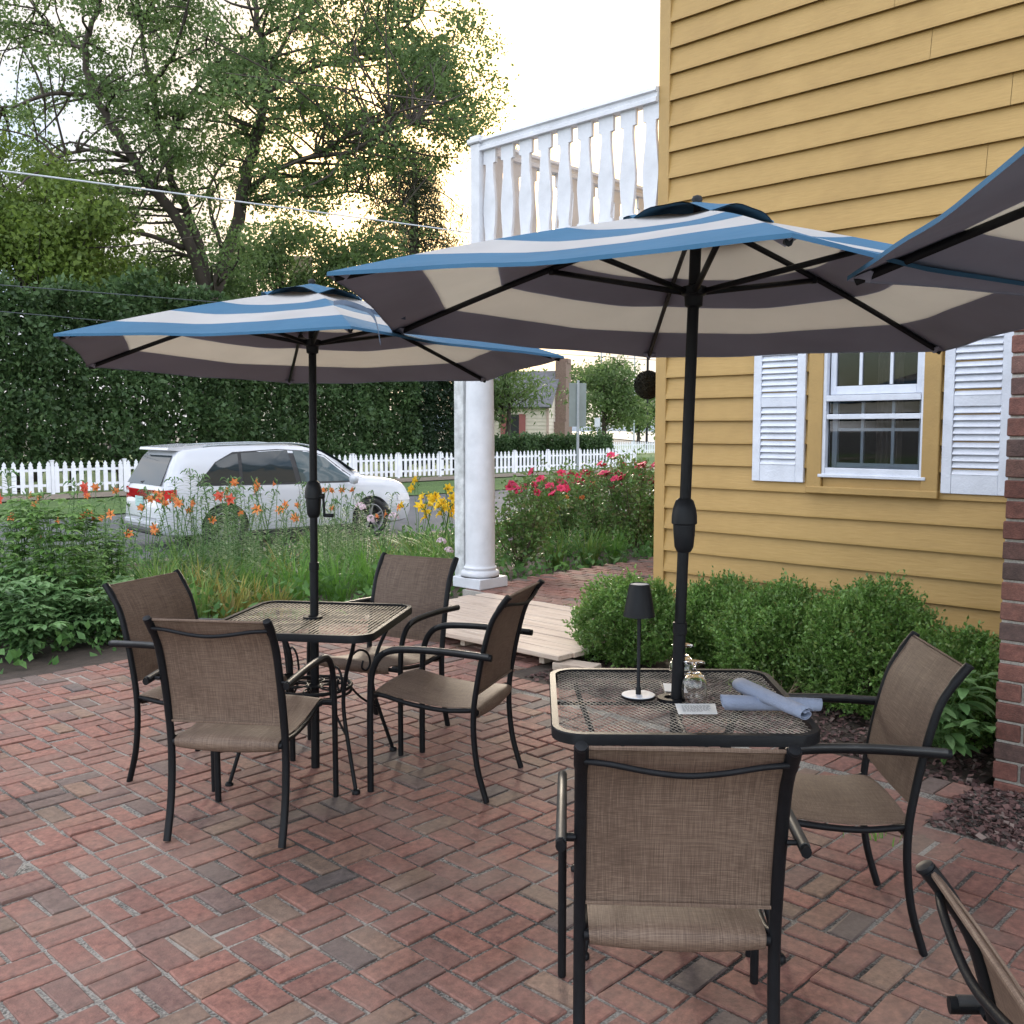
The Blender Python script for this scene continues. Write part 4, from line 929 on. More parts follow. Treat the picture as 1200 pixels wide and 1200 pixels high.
# ================================================================== CAR
def make_car():
    root = thing('parked_suv', 'white SUV parked on the street behind the flower bed, rear light showing', 'car', H(9.5, 14.98, -.325), TH - R(6))
    st = [(-2.36, .42, .66, .80, .70, .66, .6), (-2.33, .36, .80, .98, .80, .76, .66), (-2.27, .30, .95, 1.10, .87, .84, .72), (-2.17, .26, 1.0, 1.30, .90, .875, .72), (-2.06, .25, 1.03, 1.51, .91, .885, .715), (-1.95, .25, 1.04, 1.63, .92, .89, .71), (-1.4, .25, 1.035, 1.69, .925, .90, .69), (-.8, .24, 1.02, 1.70, .93, .905, .69), (-.2, .24, 1.01, 1.70, .93, .905, .69), (.2, .24, 1.0, 1.675, .93, .905, .685), (.55, .24, .99, 1.59, .93, .90, .67), (.9, .24, .985, 1.41, .93, .895, .66), (1.15, .24, .97, 1.23, .93, .89, .68), (1.35, .24, .97, 1.13, .93, .885, .76), (1.7, .25, .95, 1.10, .925, .87, .75), (2.0, .26, .91, 1.055, .91, .84, .73), (2.2, .28, .86, .99, .87, .80, .68), (2.3, .33, .76, .90, .80, .74, .62), (2.37, .4, .6, .74, .70, .66, .54)]
    A = np.array(st); xs = A[:, 0]
    def S(x): return [float(np.interp(x, xs, A[:, k])) for k in range(1, 7)]
    def sec(x):
        zl, zb_, zt, wl, wb, wt = S(x)
        zb_ = min(zb_, zt - .05)
        return [(0, zl), (wl - .12, zl), (wl - .03, zl + .04), (wl, zl + .14), (wl + .012, (zl + zb_) / 2), ((wl + wb) / 2 + .01, zb_ - .1), (wb + .005, zb_ - .02), (wb, zb_), (wb + (wt - wb) * .45 + .012, zb_ + (zt - zb_) * .42), (wt + .02, zt - min(.12, (zt - zb_) * .3)), (wt - .05, zt - .025), (wt * .6, zt), (0, zt + .012)]
    def side_y(x, z):
        q = sec(x)[4:]
        for (y0, z0), (y1, z1) in zip(q, q[1:]):
            if z0 <= z <= z1: return y0 + (y1 - y0) * (z - z0) / (z1 - z0 + 1e-9)
        return q[-1][0] if z > q[-1][1] else q[0][0]
    m = MB(); X = np.linspace(-2.36, 2.37, 75); rings = []
    for x in X:
        h = sec(x); rings.append([Vector((x, -y, z)) for y, z in h] + [Vector((x, y, z)) for y, z in h[::-1][1:-1]])
    k = len(rings[0]); vs = [p for r_ in rings for p in r_]
    fs = [(i * k + j, i * k + (j + 1) % k, (i + 1) * k + (j + 1) % k, (i + 1) * k + j) for i in range(len(rings) - 1) for j in range(k)]
    fs += [tuple(range(k))[::-1], tuple((len(rings) - 1) * k + j for j in range(k))]
    m.add(vs, fs); body = m.build('body', M['carpaint'], root)
    cm = MB()
    for wx in (-1.33, 1.4):
        for sy in (-1, 1):
            b = len(cm.v); cm.tube([(wx, sy * .62, .37), (wx, sy * 1.1, .37)], .4, 40, up=(0, 0, 1))
    cut = cm.build('cut', M['darktrim'], root)
    bpy.context.view_layer.update()
    md = body.modifiers.new('b', 'BOOLEAN'); md.object = cut; md.operation = 'DIFFERENCE'; md.solver = 'EXACT'
    dg = bpy.context.evaluated_depsgraph_get(); me = bpy.data.meshes.new_from_object(body.evaluated_get(dg))
    body.modifiers.clear(); body.data = me; bpy.data.objects.remove(cut); autosmooth(body, 38)
    if not len(me.materials): me.materials.append(M['carpaint'])
    def patch(name, poly, mat, sy, off, th=.004, nx=1):
        # polygon in (x, z) laid on the body side
        m = MB(); pts = []
        n = len(poly)
        for i in range(n):
            a, b = poly[i], poly[(i + 1) % n]
            for t in np.linspace(0, 1, 6)[:-1]: pts.append((a[0] + (b[0] - a[0]) * t, a[1] + (b[1] - a[1]) * t))
        cx = sum(p_[0] for p_ in pts) / len(pts); cz = sum(p_[1] for p_ in pts) / len(pts)
        rr = []
        for f_ in (1., .66, .33, .02): rr.append([Vector((cx + (x - cx) * f_, sy * (side_y(cx + (x - cx) * f_, cz + (z - cz) * f_) + off), cz + (z - cz) * f_)) for x, z in pts + [pts[0]]])
        m.grid([[v - Vector((0, sy * (off + .01), 0)) for v in rr[0]], rr[0]], sy > 0); m.grid(rr, sy > 0); return m.build(name, mat, root, True)
    for sy in (-1, 1):
        patch('window_surround', [(-1.8, 1.05), (-1.42, 1.42), (-1.1, 1.575), (-.3, 1.615), (.3, 1.575), (.62, 1.49), (1.12, 1.1), (1.16, 1.02), (-.2, 1.025)], M['darktrim'], sy, .004)
        patch('rear_quarter_window', [(-1.78, 1.075), (-1.4, 1.42), (-1.13, 1.535), (-1.02, 1.55), (-1.06, 1.07)], M['carglass'], sy, .008)
        patch('rear_door_window', [(-1.0, 1.065), (-.96, 1.555), (-.3, 1.59), (-.12, 1.588), (-.05, 1.06)], M['carglass'], sy, .008)
        patch('front_door_window', [(.04, 1.055), (-.02, 1.588), (.3, 1.55), (.6, 1.455), (1.02, 1.1), (1.03, 1.05)], M['carglass2'], sy, .008)
        for lx in ([(-1.02, 1.03), (-1.0, .5)], [(-.02, 1.02), (.0, .36)], [(1.05, 1.0), (1.0, .42)]):
            m = MB(); m.tube([Vector((lx[0][0] + (lx[1][0] - lx[0][0]) * t, sy * (side_y(lx[0][0] + (lx[1][0] - lx[0][0]) * t, lx[0][1] + (lx[1][1] - lx[0][1]) * t) + .0005), lx[0][1] + (lx[1][1] - lx[0][1]) * t)) for t in np.linspace(0, 1, 6)], .0035, 5); m.build('door_gap', M['darktrim'], root)
        for hx in (-.22, -.98 + .2): pass
        for hx in (-.86, .16):
            m = MB(); y = side_y(hx, .9) + .018; m.box((hx + .06, sy * y, .9), (.2, .022, .032), bev=.008); m.build('door_handle', M['carpaint'], root)
        m = MB(); m.box((.05, sy * .915, .25), (2.1, .03, .1), bev=.02); m.build('sill_trim', M['darktrim'], root)
        m = MB(); m.lathe([(.001, -.09), (.07, -.07), (.09, 0), (.075, .06), (.001, .085)], (0, 0, 0), 14)
        m.v = [Vector((v.x * .9, v.y * 1.15, v.z)) + Vector((.98, sy * 1.03, 1.08)) for v in m.v]; m.build('mirror', M['carpaint'], root, True)
        m = MB(); m.tube(smoothpts([(-1.55, sy * .62, 1.66), (-1.3, sy * .625, 1.685), (-.2, sy * .63, 1.712), (.2, sy * .62, 1.69), (.4, sy * .61, 1.65)], 5), .014, 8); m.build('roof_rail', M['galv'], root, True)
        # rear light wrapping round the corner
        m = MB(); sec_ = []
        for x, t in ((-2.345, 0), (-2.33, .25), (-2.28, .5), (-2.2, .75), (-2.1, 1.)):
            yy = side_y(x, .93); sec_.append([Vector((x - .012, sy * (yy - .0 + .012), z)) for z in (.79 + .03 * (1 - t), .86, .92, .97, 1.01 - .02 * (1 - t))])
        inner = [[Vector((-2.362, sy * y, z)) for z in (.93 - .06 * q, .93 - .03 * q, .94, .96 + .02 * q, .97 + .03 * q)] for y, q in ((.5, .5), (.62, 1.))]
        m.grid(inner + sec_, sy > 0); m.build('rear_light', M['red'], root, True)
        m = MB(); m.grid([[Vector((-2.372, sy * y, z)) for z in (.915, .955)] for y in (.46, .53, .6, .66)], sy > 0); m.build('reverse_lamp', M['lens'], root)
        m = MB(); m.grid([[Vector((x + .012, sy * (side_y(x, z) + .012), z)) for z in (.66, .72, .78)] for x in (1.95, 2.08, 2.18, 2.27, 2.33)], sy > 0); m.build('headlight', M['lens'], root, True)
        for wx in (-1.33, 1.4):
            wh = MB(); c = Vector((wx, sy * .83, .37))
            def ring(prof, n=40):
                vs = []; 
                for r_, y in prof:
                    for q in range(n): an = 2 * math.pi * q / n; vs.append(c + Vector((r_ * math.cos(an), sy * y, r_ * math.sin(an))))
                return vs, [(i * n + q, i * n + (q + 1) % n, (i + 1) * n + (q + 1) % n, (i + 1) * n + q) for i in range(len(prof) - 1) for q in range(n)]
            wh.add(*ring([(.25, -.11), (.34, -.11), (.365, -.08), (.365, .06), (.345, .092), (.25, .085), (.245, -.1)])); w_ = wh.build('wheel', M['rubber'], root, True)
            rm_ = MB(); rm_.add(*ring([(.252, .086), (.243, .09), (.232, .07), (.225, -.08), (.252, -.09)]))
            for q in range(5):
                for dq in (-.16, .16):
                    an = 2 * math.pi * q / 5 + .3; d0 = Vector((math.cos(an), 0, math.sin(an))); d1 = Vector((math.cos(an + dq), 0, math.sin(an + dq)))
                    rm_.tube([c + d0 * .04 + Vector((0, sy * .06, 0)), c + d1 * .238 + Vector((0, sy * .068, 0))], [.02, .015], 6)
            rm_.tube([c + Vector((0, sy * .03, 0)), c + Vector((0, sy * .075, 0))], .055, 16); rm_.build('rim', M['alloy'], w_)
            dk = MB(); dk.tube([c + Vector((0, sy * -.05, 0)), c + Vector((0, sy * .0, 0))], .235, 24); dk.build('brake_disc', M['darktrim'], w_)
    # rear window, spoiler, plate, windscreen, bumper
    def rear_x(z): return float(np.interp(z, [.66, .80, .98, 1.09, 1.28, 1.5, 1.62], [-2.37, -2.365, -2.335, -2.28, -2.18, -2.065, -1.955])) 
    m = MB(); m.grid([[Vector((rear_x(z) - .012, y * (.74 - .14 * (z - 1.06) / .5), z)) for y in np.linspace(-1, 1, 9)] for z in np.linspace(1.07, 1.53, 8)]); m.build('rear_window', M['carglass'], root, True)
    m = MB(); m.prism([(-2.13, 1.615), (-2.11, 1.655), (-1.5, 1.705), (-1.5, 1.65), (-1.95, 1.6)], lambda x, y, d: Vector((x, d, y)), -.62, .62); m.build('spoiler', M['carpaint'], root)
    m = MB(); m.tube([(-2.3, .1, 1.1), (-2.16, -.35, 1.16)], .012, 6); m.build('rear_wiper', M['darktrim'], root)
    m = MB(); m.box((-2.372, 0, .80), (.012, .34, .16), bev=.003); m.build('number_plate', M['plate'], root)
    m = MB(); m.box((-2.3, 0, .46), (.16, 1.5, .14), bev=.05); m.build('rear_bumper', M['carpaint'], root)
    m = MB(); m.box((-2.3, 0, .33), (.14, 1.4, .1), bev=.03); m.build('lower_bumper', M['darktrim'], root)
    m = MB(); m.grid([[Vector((x, y * float(np.interp(x, [.5, 1.3], [.58, .7])), float(np.interp(x, xs, A[:, 3])) + .022)) for y in np.linspace(-1, 1, 9)] for x in np.linspace(.5, 1.28, 8)]); m.build('windscreen', M['carglass2'], root, True)
    m = MB(); m.grid([[Vector((-.05 + 0 * y, y, 1.2)) for y in (-.6, .6)], [Vector((-.05, y, 1.25)) for y in (-.6, .6)]]); 
    return root
make_car()

# ================================================================== FENCES
def b_at(px, a):
    u = (px - 600) / 1150; return a * (u * E1.y - E1.x) / (E2.x - u * E2.y)
def picket(mb, b, a, z, w_, h, t=.02):
    tt = h - .15
    pr = [(-w_ / 2, 0), (w_ / 2, 0), (w_ / 2, tt), (w_ * .32, tt + .025), (w_ * .42, tt + .07), (0, h), (-w_ * .42, tt + .07), (-w_ * .32, tt + .025), (-w_ / 2, tt)]
    h_ = rnd.gauss(0, .008); mb.prism(pr, lambda x, y, d: Vector((b + x, a + d, z + y + h_)), -t / 2, t / 2)
def fence(name, label, a, b0, b1, z, npanel, h=.98, pitch=.235, pw=.13, gate=None, group=None):
    root = thing(name, label, 'fence', H(b0, a, z), TH); L = (b1 - b0) / npanel; off = (b0, a, z)
    for i in range(npanel):
        s0 = b0 + i * L; m = MB(); n = round(L / pitch)
        for k in range(n): picket(m, s0 + (k + .5) * L / n + rnd.gauss(0, .006), a - .02, z + .07, pw, h - .07)
        for rz_ in (.28, .72): m.box((s0 + L / 2, a + .012, z + rz_), (L - .09, .04, .075))
        pnl = m.build('gate' if gate == i else 'picket_panel', M['picket'], root, off=off)
        if gate == i:
            for rz_ in (.28, .72):
                q = MB(); q.box((s0 + .09, a - .036, z + rz_), (.2, .01, .05)); q.build('hinge', M['black'], pnl, off=off)
        m = MB(); m.box((s0, a, z + h / 2), (.09, .09, h)); m.box((s0, a, z + h + .015), (.12, .12, .03), bev=.01); m.build('post', M['picket'], root, off=off)
    m = MB(); m.box((b1, a, z + h / 2), (.09, .09, h)); m.build('post', M['picket'], root, off=off)
fa = 29.55
fence('picket_fence', 'long white picket fence with gate behind the parked car', fa, b_at(-140, fa), b_at(744, fa), -.29, 15, gate=9)
fb = 46.; b0 = b_at(712, fb)
fence('picket_fence', 'far white picket fence seen beside the black pole near the water', fb, b0, b0 + 36, -.3, 12)

# ================================================================== STREET THINGS
p = at(676, 600, 24.); sg = thing('street_sign', 'back of a grey green street sign on a galvanised post', 'sign', (p.x, p.y, -.3), R(12))
m = MB(); m.box((0, -.02, (at(676, 500, 24).z + at(676, 449, 24).z) / 2 + .3), (.43, .012, at(676, 449, 24).z - at(676, 500, 24).z), bev=.004); m.build('sign_panel', M['signback'], sg)
m = MB(); m.box((0, -.05, (at(676, 446, 24).z + .3) / 2), (.06, .04, at(676, 446, 24).z + .3), bev=.006); m.build('post', M['galv'], sg)
p = at(700, 500, 60.); sg2 = thing('street_sign', 'tiny white sign far off between the cottage chimney and the tree', 'sign', (p.x, p.y, -.3), 0)
m = MB(); m.box((0, 0, at(700, 495, 60).z + .3), (.34, .02, .56), bev=.02); m.build('sign_panel', M['white'], sg2)
m = MB(); m.box((0, .03, 1.1), (.06, .04, 2.2)); m.build('post', M['galv'], sg2)
def pole(px, Y, h, r, lb, mat):
    p = at(px, 500, Y); o = thing('utility_pole', lb, 'pole', (p.x, p.y, -.3)); m = MB(); m.tube([(0, 0, 0), (0, 0, h)], [r, r * .75], 12); autosmooth(m.build('pole', M[mat], o), 50)
    m = MB(); m.box((0, 0, h - .7), (1.8, .1, .12)); m.build('crossarm', M[mat], o)
pole(758, 88, 12, .11, 'black pole rising behind the hanging ball', 'black')
pole(704, 105, 12.3, .09, 'thin grey pole above the far tree left of the hanging ball', 'galv')
pole(743, 112, 12.6, .09, 'thin grey pole just left of the hanging ball', 'galv')
def wire(lb, pts, r, mat):
    m = MB(); m.tube(smoothpts(pts, 6), r, 5); tag(m.build('cable', M[mat], None, True), lb, 'cable')
def hw(px, py, a):
    u = (px - 600) / 1150; b = b_at(px, a); Y = H(b, a).y; return at(px, py, Y)
wire('pale overhead cable crossing in front of the big tree', [hw(-160, 181, 23.6), hw(0, 200, 23.6), hw(270, 235, 23.6), hw(545, 272, 23.6), hw(800, 308, 23.6), hw(1100, 345, 23.6)], .022, 'wire')
wire('dark overhead cable running in front of the tall hedge, upper one', [hw(-160, 323, 26.7), hw(0, 334, 26.7), hw(240, 353, 26.7), hw(545, 378, 26.7), hw(900, 405, 26.7)], .014, 'darkwire')
wire('dark overhead cable running in front of the tall hedge, lower one', [hw(-160, 352, 26.9), hw(0, 365, 26.9), hw(240, 386, 26.9), hw(545, 408, 26.9), hw(900, 430, 26.9)], .012, 'darkwire')

# cottage
cp_ = at(643, 500, 62); cz = -.3; ca_ = R(-17)
cot = thing('cottage', 'small cream clapboard cottage with brick chimney and red shutter beyond the fence', 'cottage', (cp_.x, cp_.y, cz), ca_)
Wd, Dp, He, Hr = 5.6, 4.6, 3.45, 5.55
m = MB(); m.prism([(0, 0), (Dp, 0), (Dp, He), (Dp / 2, Hr), (0, He)], lambda x, y, d: Vector((d, x, y)), -Wd, 0)
for k in range(15): m.box((-Wd / 2, -.012, .12 + k * .23), (Wd + .02, .03, .05)); m.box((.012, Dp / 2, .12 + k * .23), (.03, Dp, .05))
m.build('wall', M['cream'], cot)
m = MB()
for s_, x0 in ((1, -.3), (-1, Dp + .3)):
    z0 = He - .3 * (Hr - He) / (Dp / 2); P0 = Vector((0, x0, z0 + .06)); P1 = Vector((0, Dp / 2, Hr + .06)); nn = Vector((0, -(P1 - P0).z, (P1 - P0).y)).normalized() * (.12 if s_ > 0 else -.12)
    m.add([P + Vector((x, 0, 0)) + q for x in (-Wd - .25, .25) for P in (P0, P1) for q in (Vector(), nn)], [(0, 1, 3, 2), (4, 6, 7, 5), (0, 4, 5, 1), (2, 3, 7, 6), (0, 2, 6, 4), (1, 5, 7, 3)])
m.build('roof', M['roof'], cot)
m = MB(); m.tone = .5; m.box((.36, Dp / 2, 3.1), (.7, 1.4, 6.2)); m.box((.36, Dp / 2, 6.3), (.8, .95, .3)); m.box((.36, Dp / 2, 1.2), (.72, 2., 2.4)); m.tone = 1.; m.build('chimney', plain('weathered chimney brick', (.2, .135, .105), .9, 0, .3, 14), cot)
m = MB(); m.box((-4.6, -.04, 1.6), (.95, .06, 2.2), bev=.01); m.build('door', M['redwood'], cot)
m = MB(); m.box((-2.35, -.04, 2.1), (.8, .07, 1.5), bev=.01); wn = m.build('window', M['darktrim'], cot); 
for q in (-2.95, -1.72): m = MB(); m.box((q, -.05, 2.1), (.42, .05, 1.55), bev=.01); m.build('shutter', M['redwood'], wn)
m = MB(); m.box((-.06, -.03, He / 2), (.16, .07, He)); m.build('corner_board', M['pinkwood'], cot)
# house behind the hedge, its chimney showing
hp_ = at(340, 400, 70); hh_ = thing('distant_house', 'distant house behind the tall hedge with a square brick chimney', 'house', (hp_.x, hp_.y, -.3))
m = MB(); m.box((0, 4, 3), (12, 8, 6)); m.build('wall', M['cream'], hh_)
m = MB(); m.prism([(-.6, 5.9), (4, 9.2), (8.6, 5.9)], lambda x, y, d: Vector((d, x, y)), -6.5, 6.5); m.build('roof', M['roof'], hh_)
m = MB(); m.tone = .6; zc_ = at(340, 291, 70).z + .3; m.box((0, 4, zc_ / 2 + 2), (1.5, 1.2, zc_ - 4)); m.box((0, 4, zc_ - .1), (1.7, 1.4, .3)); m.build('chimney', plain('mossy chimney', (.16, .13, .08), .9, 0, .3, 3), hh_)

# ================================================================== TREES AND HEDGES
def cluster_leaves(name, C, n_each, rad, L, W, mat, parent, flat=.75, off=(0, 0, 0), bias=(0, 0, -.15)):
    C = np.asarray(C) - np.asarray(off); n = len(C)
    P = np.repeat(C, n_each, 0) + rng.normal(size=(n * n_each, 3)) * np.array([rad, rad, rad * flat])
    s = rng.uniform(.65, 1.25, len(P)); return leafmesh(name, P, L * s, W * s, mat, parent, bias=bias)
# the big broad tree behind the hedge
TY = 40.
tb = at(247, 500, TY); tree = thing('broad_tree', 'tall wide leafy tree with several dark forking limbs behind the hedge', 'tree', (tb.x, tb.y, -.3))
toff = Vector((tb.x, tb.y, -.3))
limbs = [([(248, 530), (248, 420), (246, 345)], .62, .5, 0), ([(243, 348), (215, 270), (175, 215), (140, 160), (112, 112), (100, 60), (115, 0), (120, -70)], .34, .08, -2),
         ([(246, 345), (228, 270), (205, 220), (190, 165), (178, 100), (165, 40), (158, -60)], .3, .07, 1.), ([(250, 345), (275, 270), (290, 200), (305, 140), (312, 80), (302, 30), (290, -70)], .4, .1, -.5),
         ([(284, 235), (318, 202), (365, 184), (410, 178), (455, 152), (490, 140)], .18, .05, -2.5), ([(308, 112), (350, 85), (400, 70), (450, 52), (490, 20)], .16, .05, 2),
         ([(195, 170), (225, 110), (270, 60), (305, 30)], .15, .05, 2.5), ([(228, 295), (170, 275), (120, 270), (60, 290)], .16, .04, -3), ([(262, 300), (245, 220), (282, 172)], .14, .05, 3),
         ([(112, 112), (60, 110), (15, 125), (-40, 120)], .14, .04, -2), ([(365, 184), (410, 160), (470, 130), (520, 120)], .1, .04, -4), ([(160, 190), (110, 175), (60, 190), (20, 220)], .12, .04, -4.5),
         ([(312, 90), (350, 20), (390, -40)], .14, .05, 2), ([(178, 100), (210, 50), (225, -30)], .12, .04, -2), ([(100, 60), (50, 20), (20, -30)], .1, .04, 1), ([(318, 202), (360, 230), (420, 225), (470, 245)], .11, .04, 3)]
lm = MB(); samples = []
for pts, r0, r1, dy in limbs:
    n = len(pts); W3 = [at(px, py, TY + dy * (i / (n - 1)) ** .8 * 1.6) - toff for i, (px, py) in enumerate(pts)]
    if pts[0][1] == 530: W3[0].z = 0
    W3 = smoothpts(W3, 5); m_ = len(W3); W3 = [p + Vector((rnd.gauss(0, .04), rnd.gauss(0, .04), 0)) for p in W3]
    lm.tube(W3, [.72 * (r0 + (r1 - r0) * i / (m_ - 1)) for i in range(m_)], 9)
    samples += [(p, r0 + (r1 - r0) * i / (m_ - 1)) for i, p in enumerate(W3) if pts[0][1] != 530]
SP = np.array([p[:] for p, _ in samples])
def crown_centres(ells, n, Y0, dmax, seed):
    r = np.random.default_rng(seed); out = []
    while len(out) < n:
        cx, cy, rx, ry, w_ = ells[r.choice(len(ells), p=np.array([e[4] for e in ells]) / sum(e[4] for e in ells))]
        a = r.uniform(0, 2 * math.pi); q = math.sqrt(r.uniform(0, 1)); px = cx + rx * q * math.cos(a); py = cy + ry * q * math.sin(a)
        if math.sin(px * .045 + 1.3) * math.sin(py * .052 + px * .013) + r.normal() * .45 < -.12: continue
        dy = r.normal() * dmax * math.sqrt(max(.05, 1 - q * q)); out.append(at(px, py, Y0 + dy)[:])
    return np.array(out)
cc = crown_centres([(320, 95, 205, 150, 5), (120, 110, 190, 160, 4.), (440, 70, 100, 90, 1.2), (490, 130, 80, 70, 1.1), (520, 60, 40, 60, .5), (300, -70, 250, 80, 2), (390, 225, 80, 45, .45), (80, 250, 90, 55, .4), (230, 290, 60, 40, .35)], 450, TY, 4.5, 3)
for c in cc:
    c = Vector(c) - toff; d = np.linalg.norm(SP - np.array(c[:]), axis=1) + (SP[:, 2] > c.z) * 1.5; k = int(np.argmin(d)); p, r_ = samples[k]
    mid = (p + c) / 2 + Vector((rnd.gauss(0, .3), rnd.gauss(0, .3), rnd.gauss(.15, .2)))
    lm.tube(smoothpts([p, mid, c], 3), [min(r_ * .5, .055) * (1 - .8 * i / 6) + .012 for i in range(7)], 4, False)
lo = lm.build('trunk', M['bark'], tree, True)
sub = []
for c in cc:
    for _ in range(3): sub.append(np.array(c) + rng.normal(size=3) * np.array([.62, .62, .36]))
cluster_leaves('crown', sub, 64, .34, .17, .1, M['leaf_tree'], tree, .55, off=toff[:])
def simple_tree(name, lb, px, Y, ells, n, dmax, each, rad, L, W, mat, trunk_top, tr=.25, cat='tree', seed=1, flat=.7, bias=(0, 0, -.15), lean=0):
    b = at(px, 500, Y); off = Vector((b.x, b.y, -.3)); o = thing(name, lb, cat, off)
    C = crown_centres(ells, n, Y, dmax, seed); m = MB(); tp = at(px + lean, trunk_top, Y) - off
    T = smoothpts([Vector((0, 0, 0)), tp * .5 + Vector((rnd.gauss(0, .15), 0, 0)), tp], 6); m.tube(T, [tr * (1 - .8 * i / 12) for i in range(13)], 8)
    for c in C[::2]:
        c = Vector(c) - off; zt = max(.4, min(tp.z, c.z * .75)); p = tp * (zt / tp.z)
        m.tube(smoothpts([p, (p + c) / 2 + Vector((0, 0, rnd.gauss(0, .2))), c], 3), [.05 * tr / .25 * (1 - .75 * i / 6) for i in range(7)], 4, False)
    m.build('trunk', M['bark'], o, True); cluster_leaves('crown', C, each, rad, L, W, mat, o, flat, off=off[:], bias=bias); return o
simple_tree('leafy_tree', 'yellow green tree at the left edge under the big tree limbs', 40, 36, [(40, 265, 95, 75, 2), (95, 300, 60, 50, 1), (-40, 230, 60, 80, 1)], 190, 2., 110, .5, .22, .13, M['leaf_lime'], 230, .22, seed=5)
simple_tree('leafy_tree', 'dark bushy tree top rising over the hedge left of the striped umbrella', 130, 44, [(60, 320, 90, 40, 1), (170, 335, 70, 30, 1), (230, 345, 60, 30, .8)], 150, 2., 110, .55, .22, .13, M['leaf_tree'], 320, .25, seed=8)
simple_tree('leafy_tree', 'broken dark tree between the big trunk and the striped umbrella peak', 330, 50, [(310, 320, 55, 45, 1), (390, 335, 50, 30, .7), (350, 290, 40, 30, .5), (430, 310, 40, 40, .5)], 120, 2., 100, .5, .24, .14, M['leaf_tree'], 300, .25, seed=9)
# the conifer in front of the low sun
cy_ = 62; b = at(484, 500, cy_); off = Vector((b.x, b.y, -.3)); cf = thing('conifer_tree', 'drooping conifer with a straight trunk in front of the low sun', 'tree', off)
m = MB(); tp = at(486, 175, cy_) - off; m.tube([(0, 0, 0), tp * .5, tp], [.55, .42, .1], 10); C = []
for k in range(74):
    z = tp.z * (.42 + .57 * (k / 74) ** .9); L = (5.2 * (1 - k / 74) + 1.6) * rnd.uniform(.55, 1.1); a = k * 2.399 + rnd.gauss(0, .2); d = Vector((math.cos(a), math.sin(a), 0))
    base = tp * (z / tp.z); pts = [base, base + d * L * .5 + Vector((0, 0, .2)), base + d * L + Vector((0, 0, -.9 * L * .35))]
    P = smoothpts(pts, 6); m.tube(P, [.07 * (1 - .8 * i / 12) for i in range(13)], 4, False)
    for i in range(3, 13):
        for _ in range(3): C.append((P[i] + Vector((rnd.gauss(0, .25), rnd.gauss(0, .25), -abs(rnd.gauss(0, .5))))) [:])
m.build('trunk', M['bark'], cf, True); cluster_leaves('crown', C, 6, .2, .42, .07, M['leaf_conifer'], cf, 1.5, bias=(0, 0, -1.1))
simple_tree('leafy_tree', 'drooping tree standing between the white column and the cottage', 590, 55, [(575, 435, 30, 45, 1.2), (600, 455, 40, 14, .5), (555, 430, 40, 50, .6), (640, 462, 40, 7, .22)], 90, 1.5, 60, .45, .34, .1, M['leaf_tree'], 425, .2, seed=12, flat=1.2, bias=(0, 0, -.9))
simple_tree('leafy_tree', 'rounded tree to the right of the grey green sign', 709, 78, [(708, 470, 34, 36, 2), (690, 440, 22, 20, .6), (725, 445, 24, 22, .8), (735, 490, 24, 22, .6)], 130, 2., 70, .5, .3, .16, M['leaf_tree'], 440, .25, seed=14)
simple_tree('leafy_tree', 'low far tree behind the hanging ball', 748, 120, [(750, 478, 24, 22, 1)], 40, 2., 60, .9, .5, .3, M['leaf_tree'], 470, .25, seed=15)
def box_foliage(name, b0, b1, a0, a1, z0, z1, n, L, W, mat, parent, off, top_amp=.3, front=.75):
    out = []
    r = np.random.default_rng(int(n) % 97)
    b = r.uniform(b0, b1, n); u = r.random(n); depth = np.where(u < front, np.abs(r.normal(size=n)) * .35, r.uniform(0, a1 - a0, n))
    a = a0 + np.minimum(depth, a1 - a0) + .18 * np.sin(b * 2.1) + .12 * np.sin(b * 5.3 + 1)
    zt = z1 + top_amp * np.sin(b * .9 + .6) + top_amp * .6 * np.sin(b * 2.7) + r.normal(size=n) * .12
    z = z0 + (zt - z0) * r.random(n) ** .92; a += .15 * np.sin(z * 3.1 + b)
    P = np.stack([b * E2.x + a * E1.x, b * E2.y + a * E1.y, z], 1) - np.asarray(off); s = r.uniform(.7, 1.3, n)
    return leafmesh(name, P, L * s, W * s, mat, parent, bias=(E1.x * -.4, E1.y * -.4, .1))
hb0, hb1 = b_at(-150, 31.2), b_at(478, 31.2)
ho = H(hb0, 31.5, -.3); hedge = thing('tall_hedge', 'very tall dark green clipped hedge behind the white picket fence', 'hedge', ho)
box_foliage('foliage', hb0, hb1, 30.5, 33.2, .35, 6.1, 78000, .2, .12, M['leaf_hedge'], hedge, ho, .3)
for k in range(12):
    b = hb0 + (hb1 - hb0) * (k + .5) / 12; m = MB(); p0 = H(b, 31.6, -.3) - ho; m.tube(smoothpts([p0, p0 + Vector((rnd.gauss(0, .15), 0, 2)), p0 + Vector((rnd.gauss(0, .3), 0, 4.6))], 4), [.11 - .008 * i for i in range(9)], 7); m.build('trunk', M['bark'], hedge, True)
yb0, yb1 = b_at(474, 31), b_at(560, 31); yo = H((yb0 + yb1) / 2, 31.5, -.3)
yew = thing('evergreen_hedge', 'darker evergreen block at the right end of the tall hedge by the column', 'hedge', yo)
box_foliage('foliage', yb0, yb1, 30.6, 33., .2, 6.6, 26000, .17, .09, leafmat('darkest evergreen', [(.014, .03, .014), (.022, .045, .018), (.03, .055, .022)], .25), yew, yo, .3)
for k in range(3):
    m = MB(); p0 = H(yb0 + (yb1 - yb0) * (k + .5) / 3, 31.8, -.3) - yo; m.tube([p0, p0 + Vector((0, 0, 4.5))], [.12, .06], 7); m.build('trunk', M['bark'], yew, True)
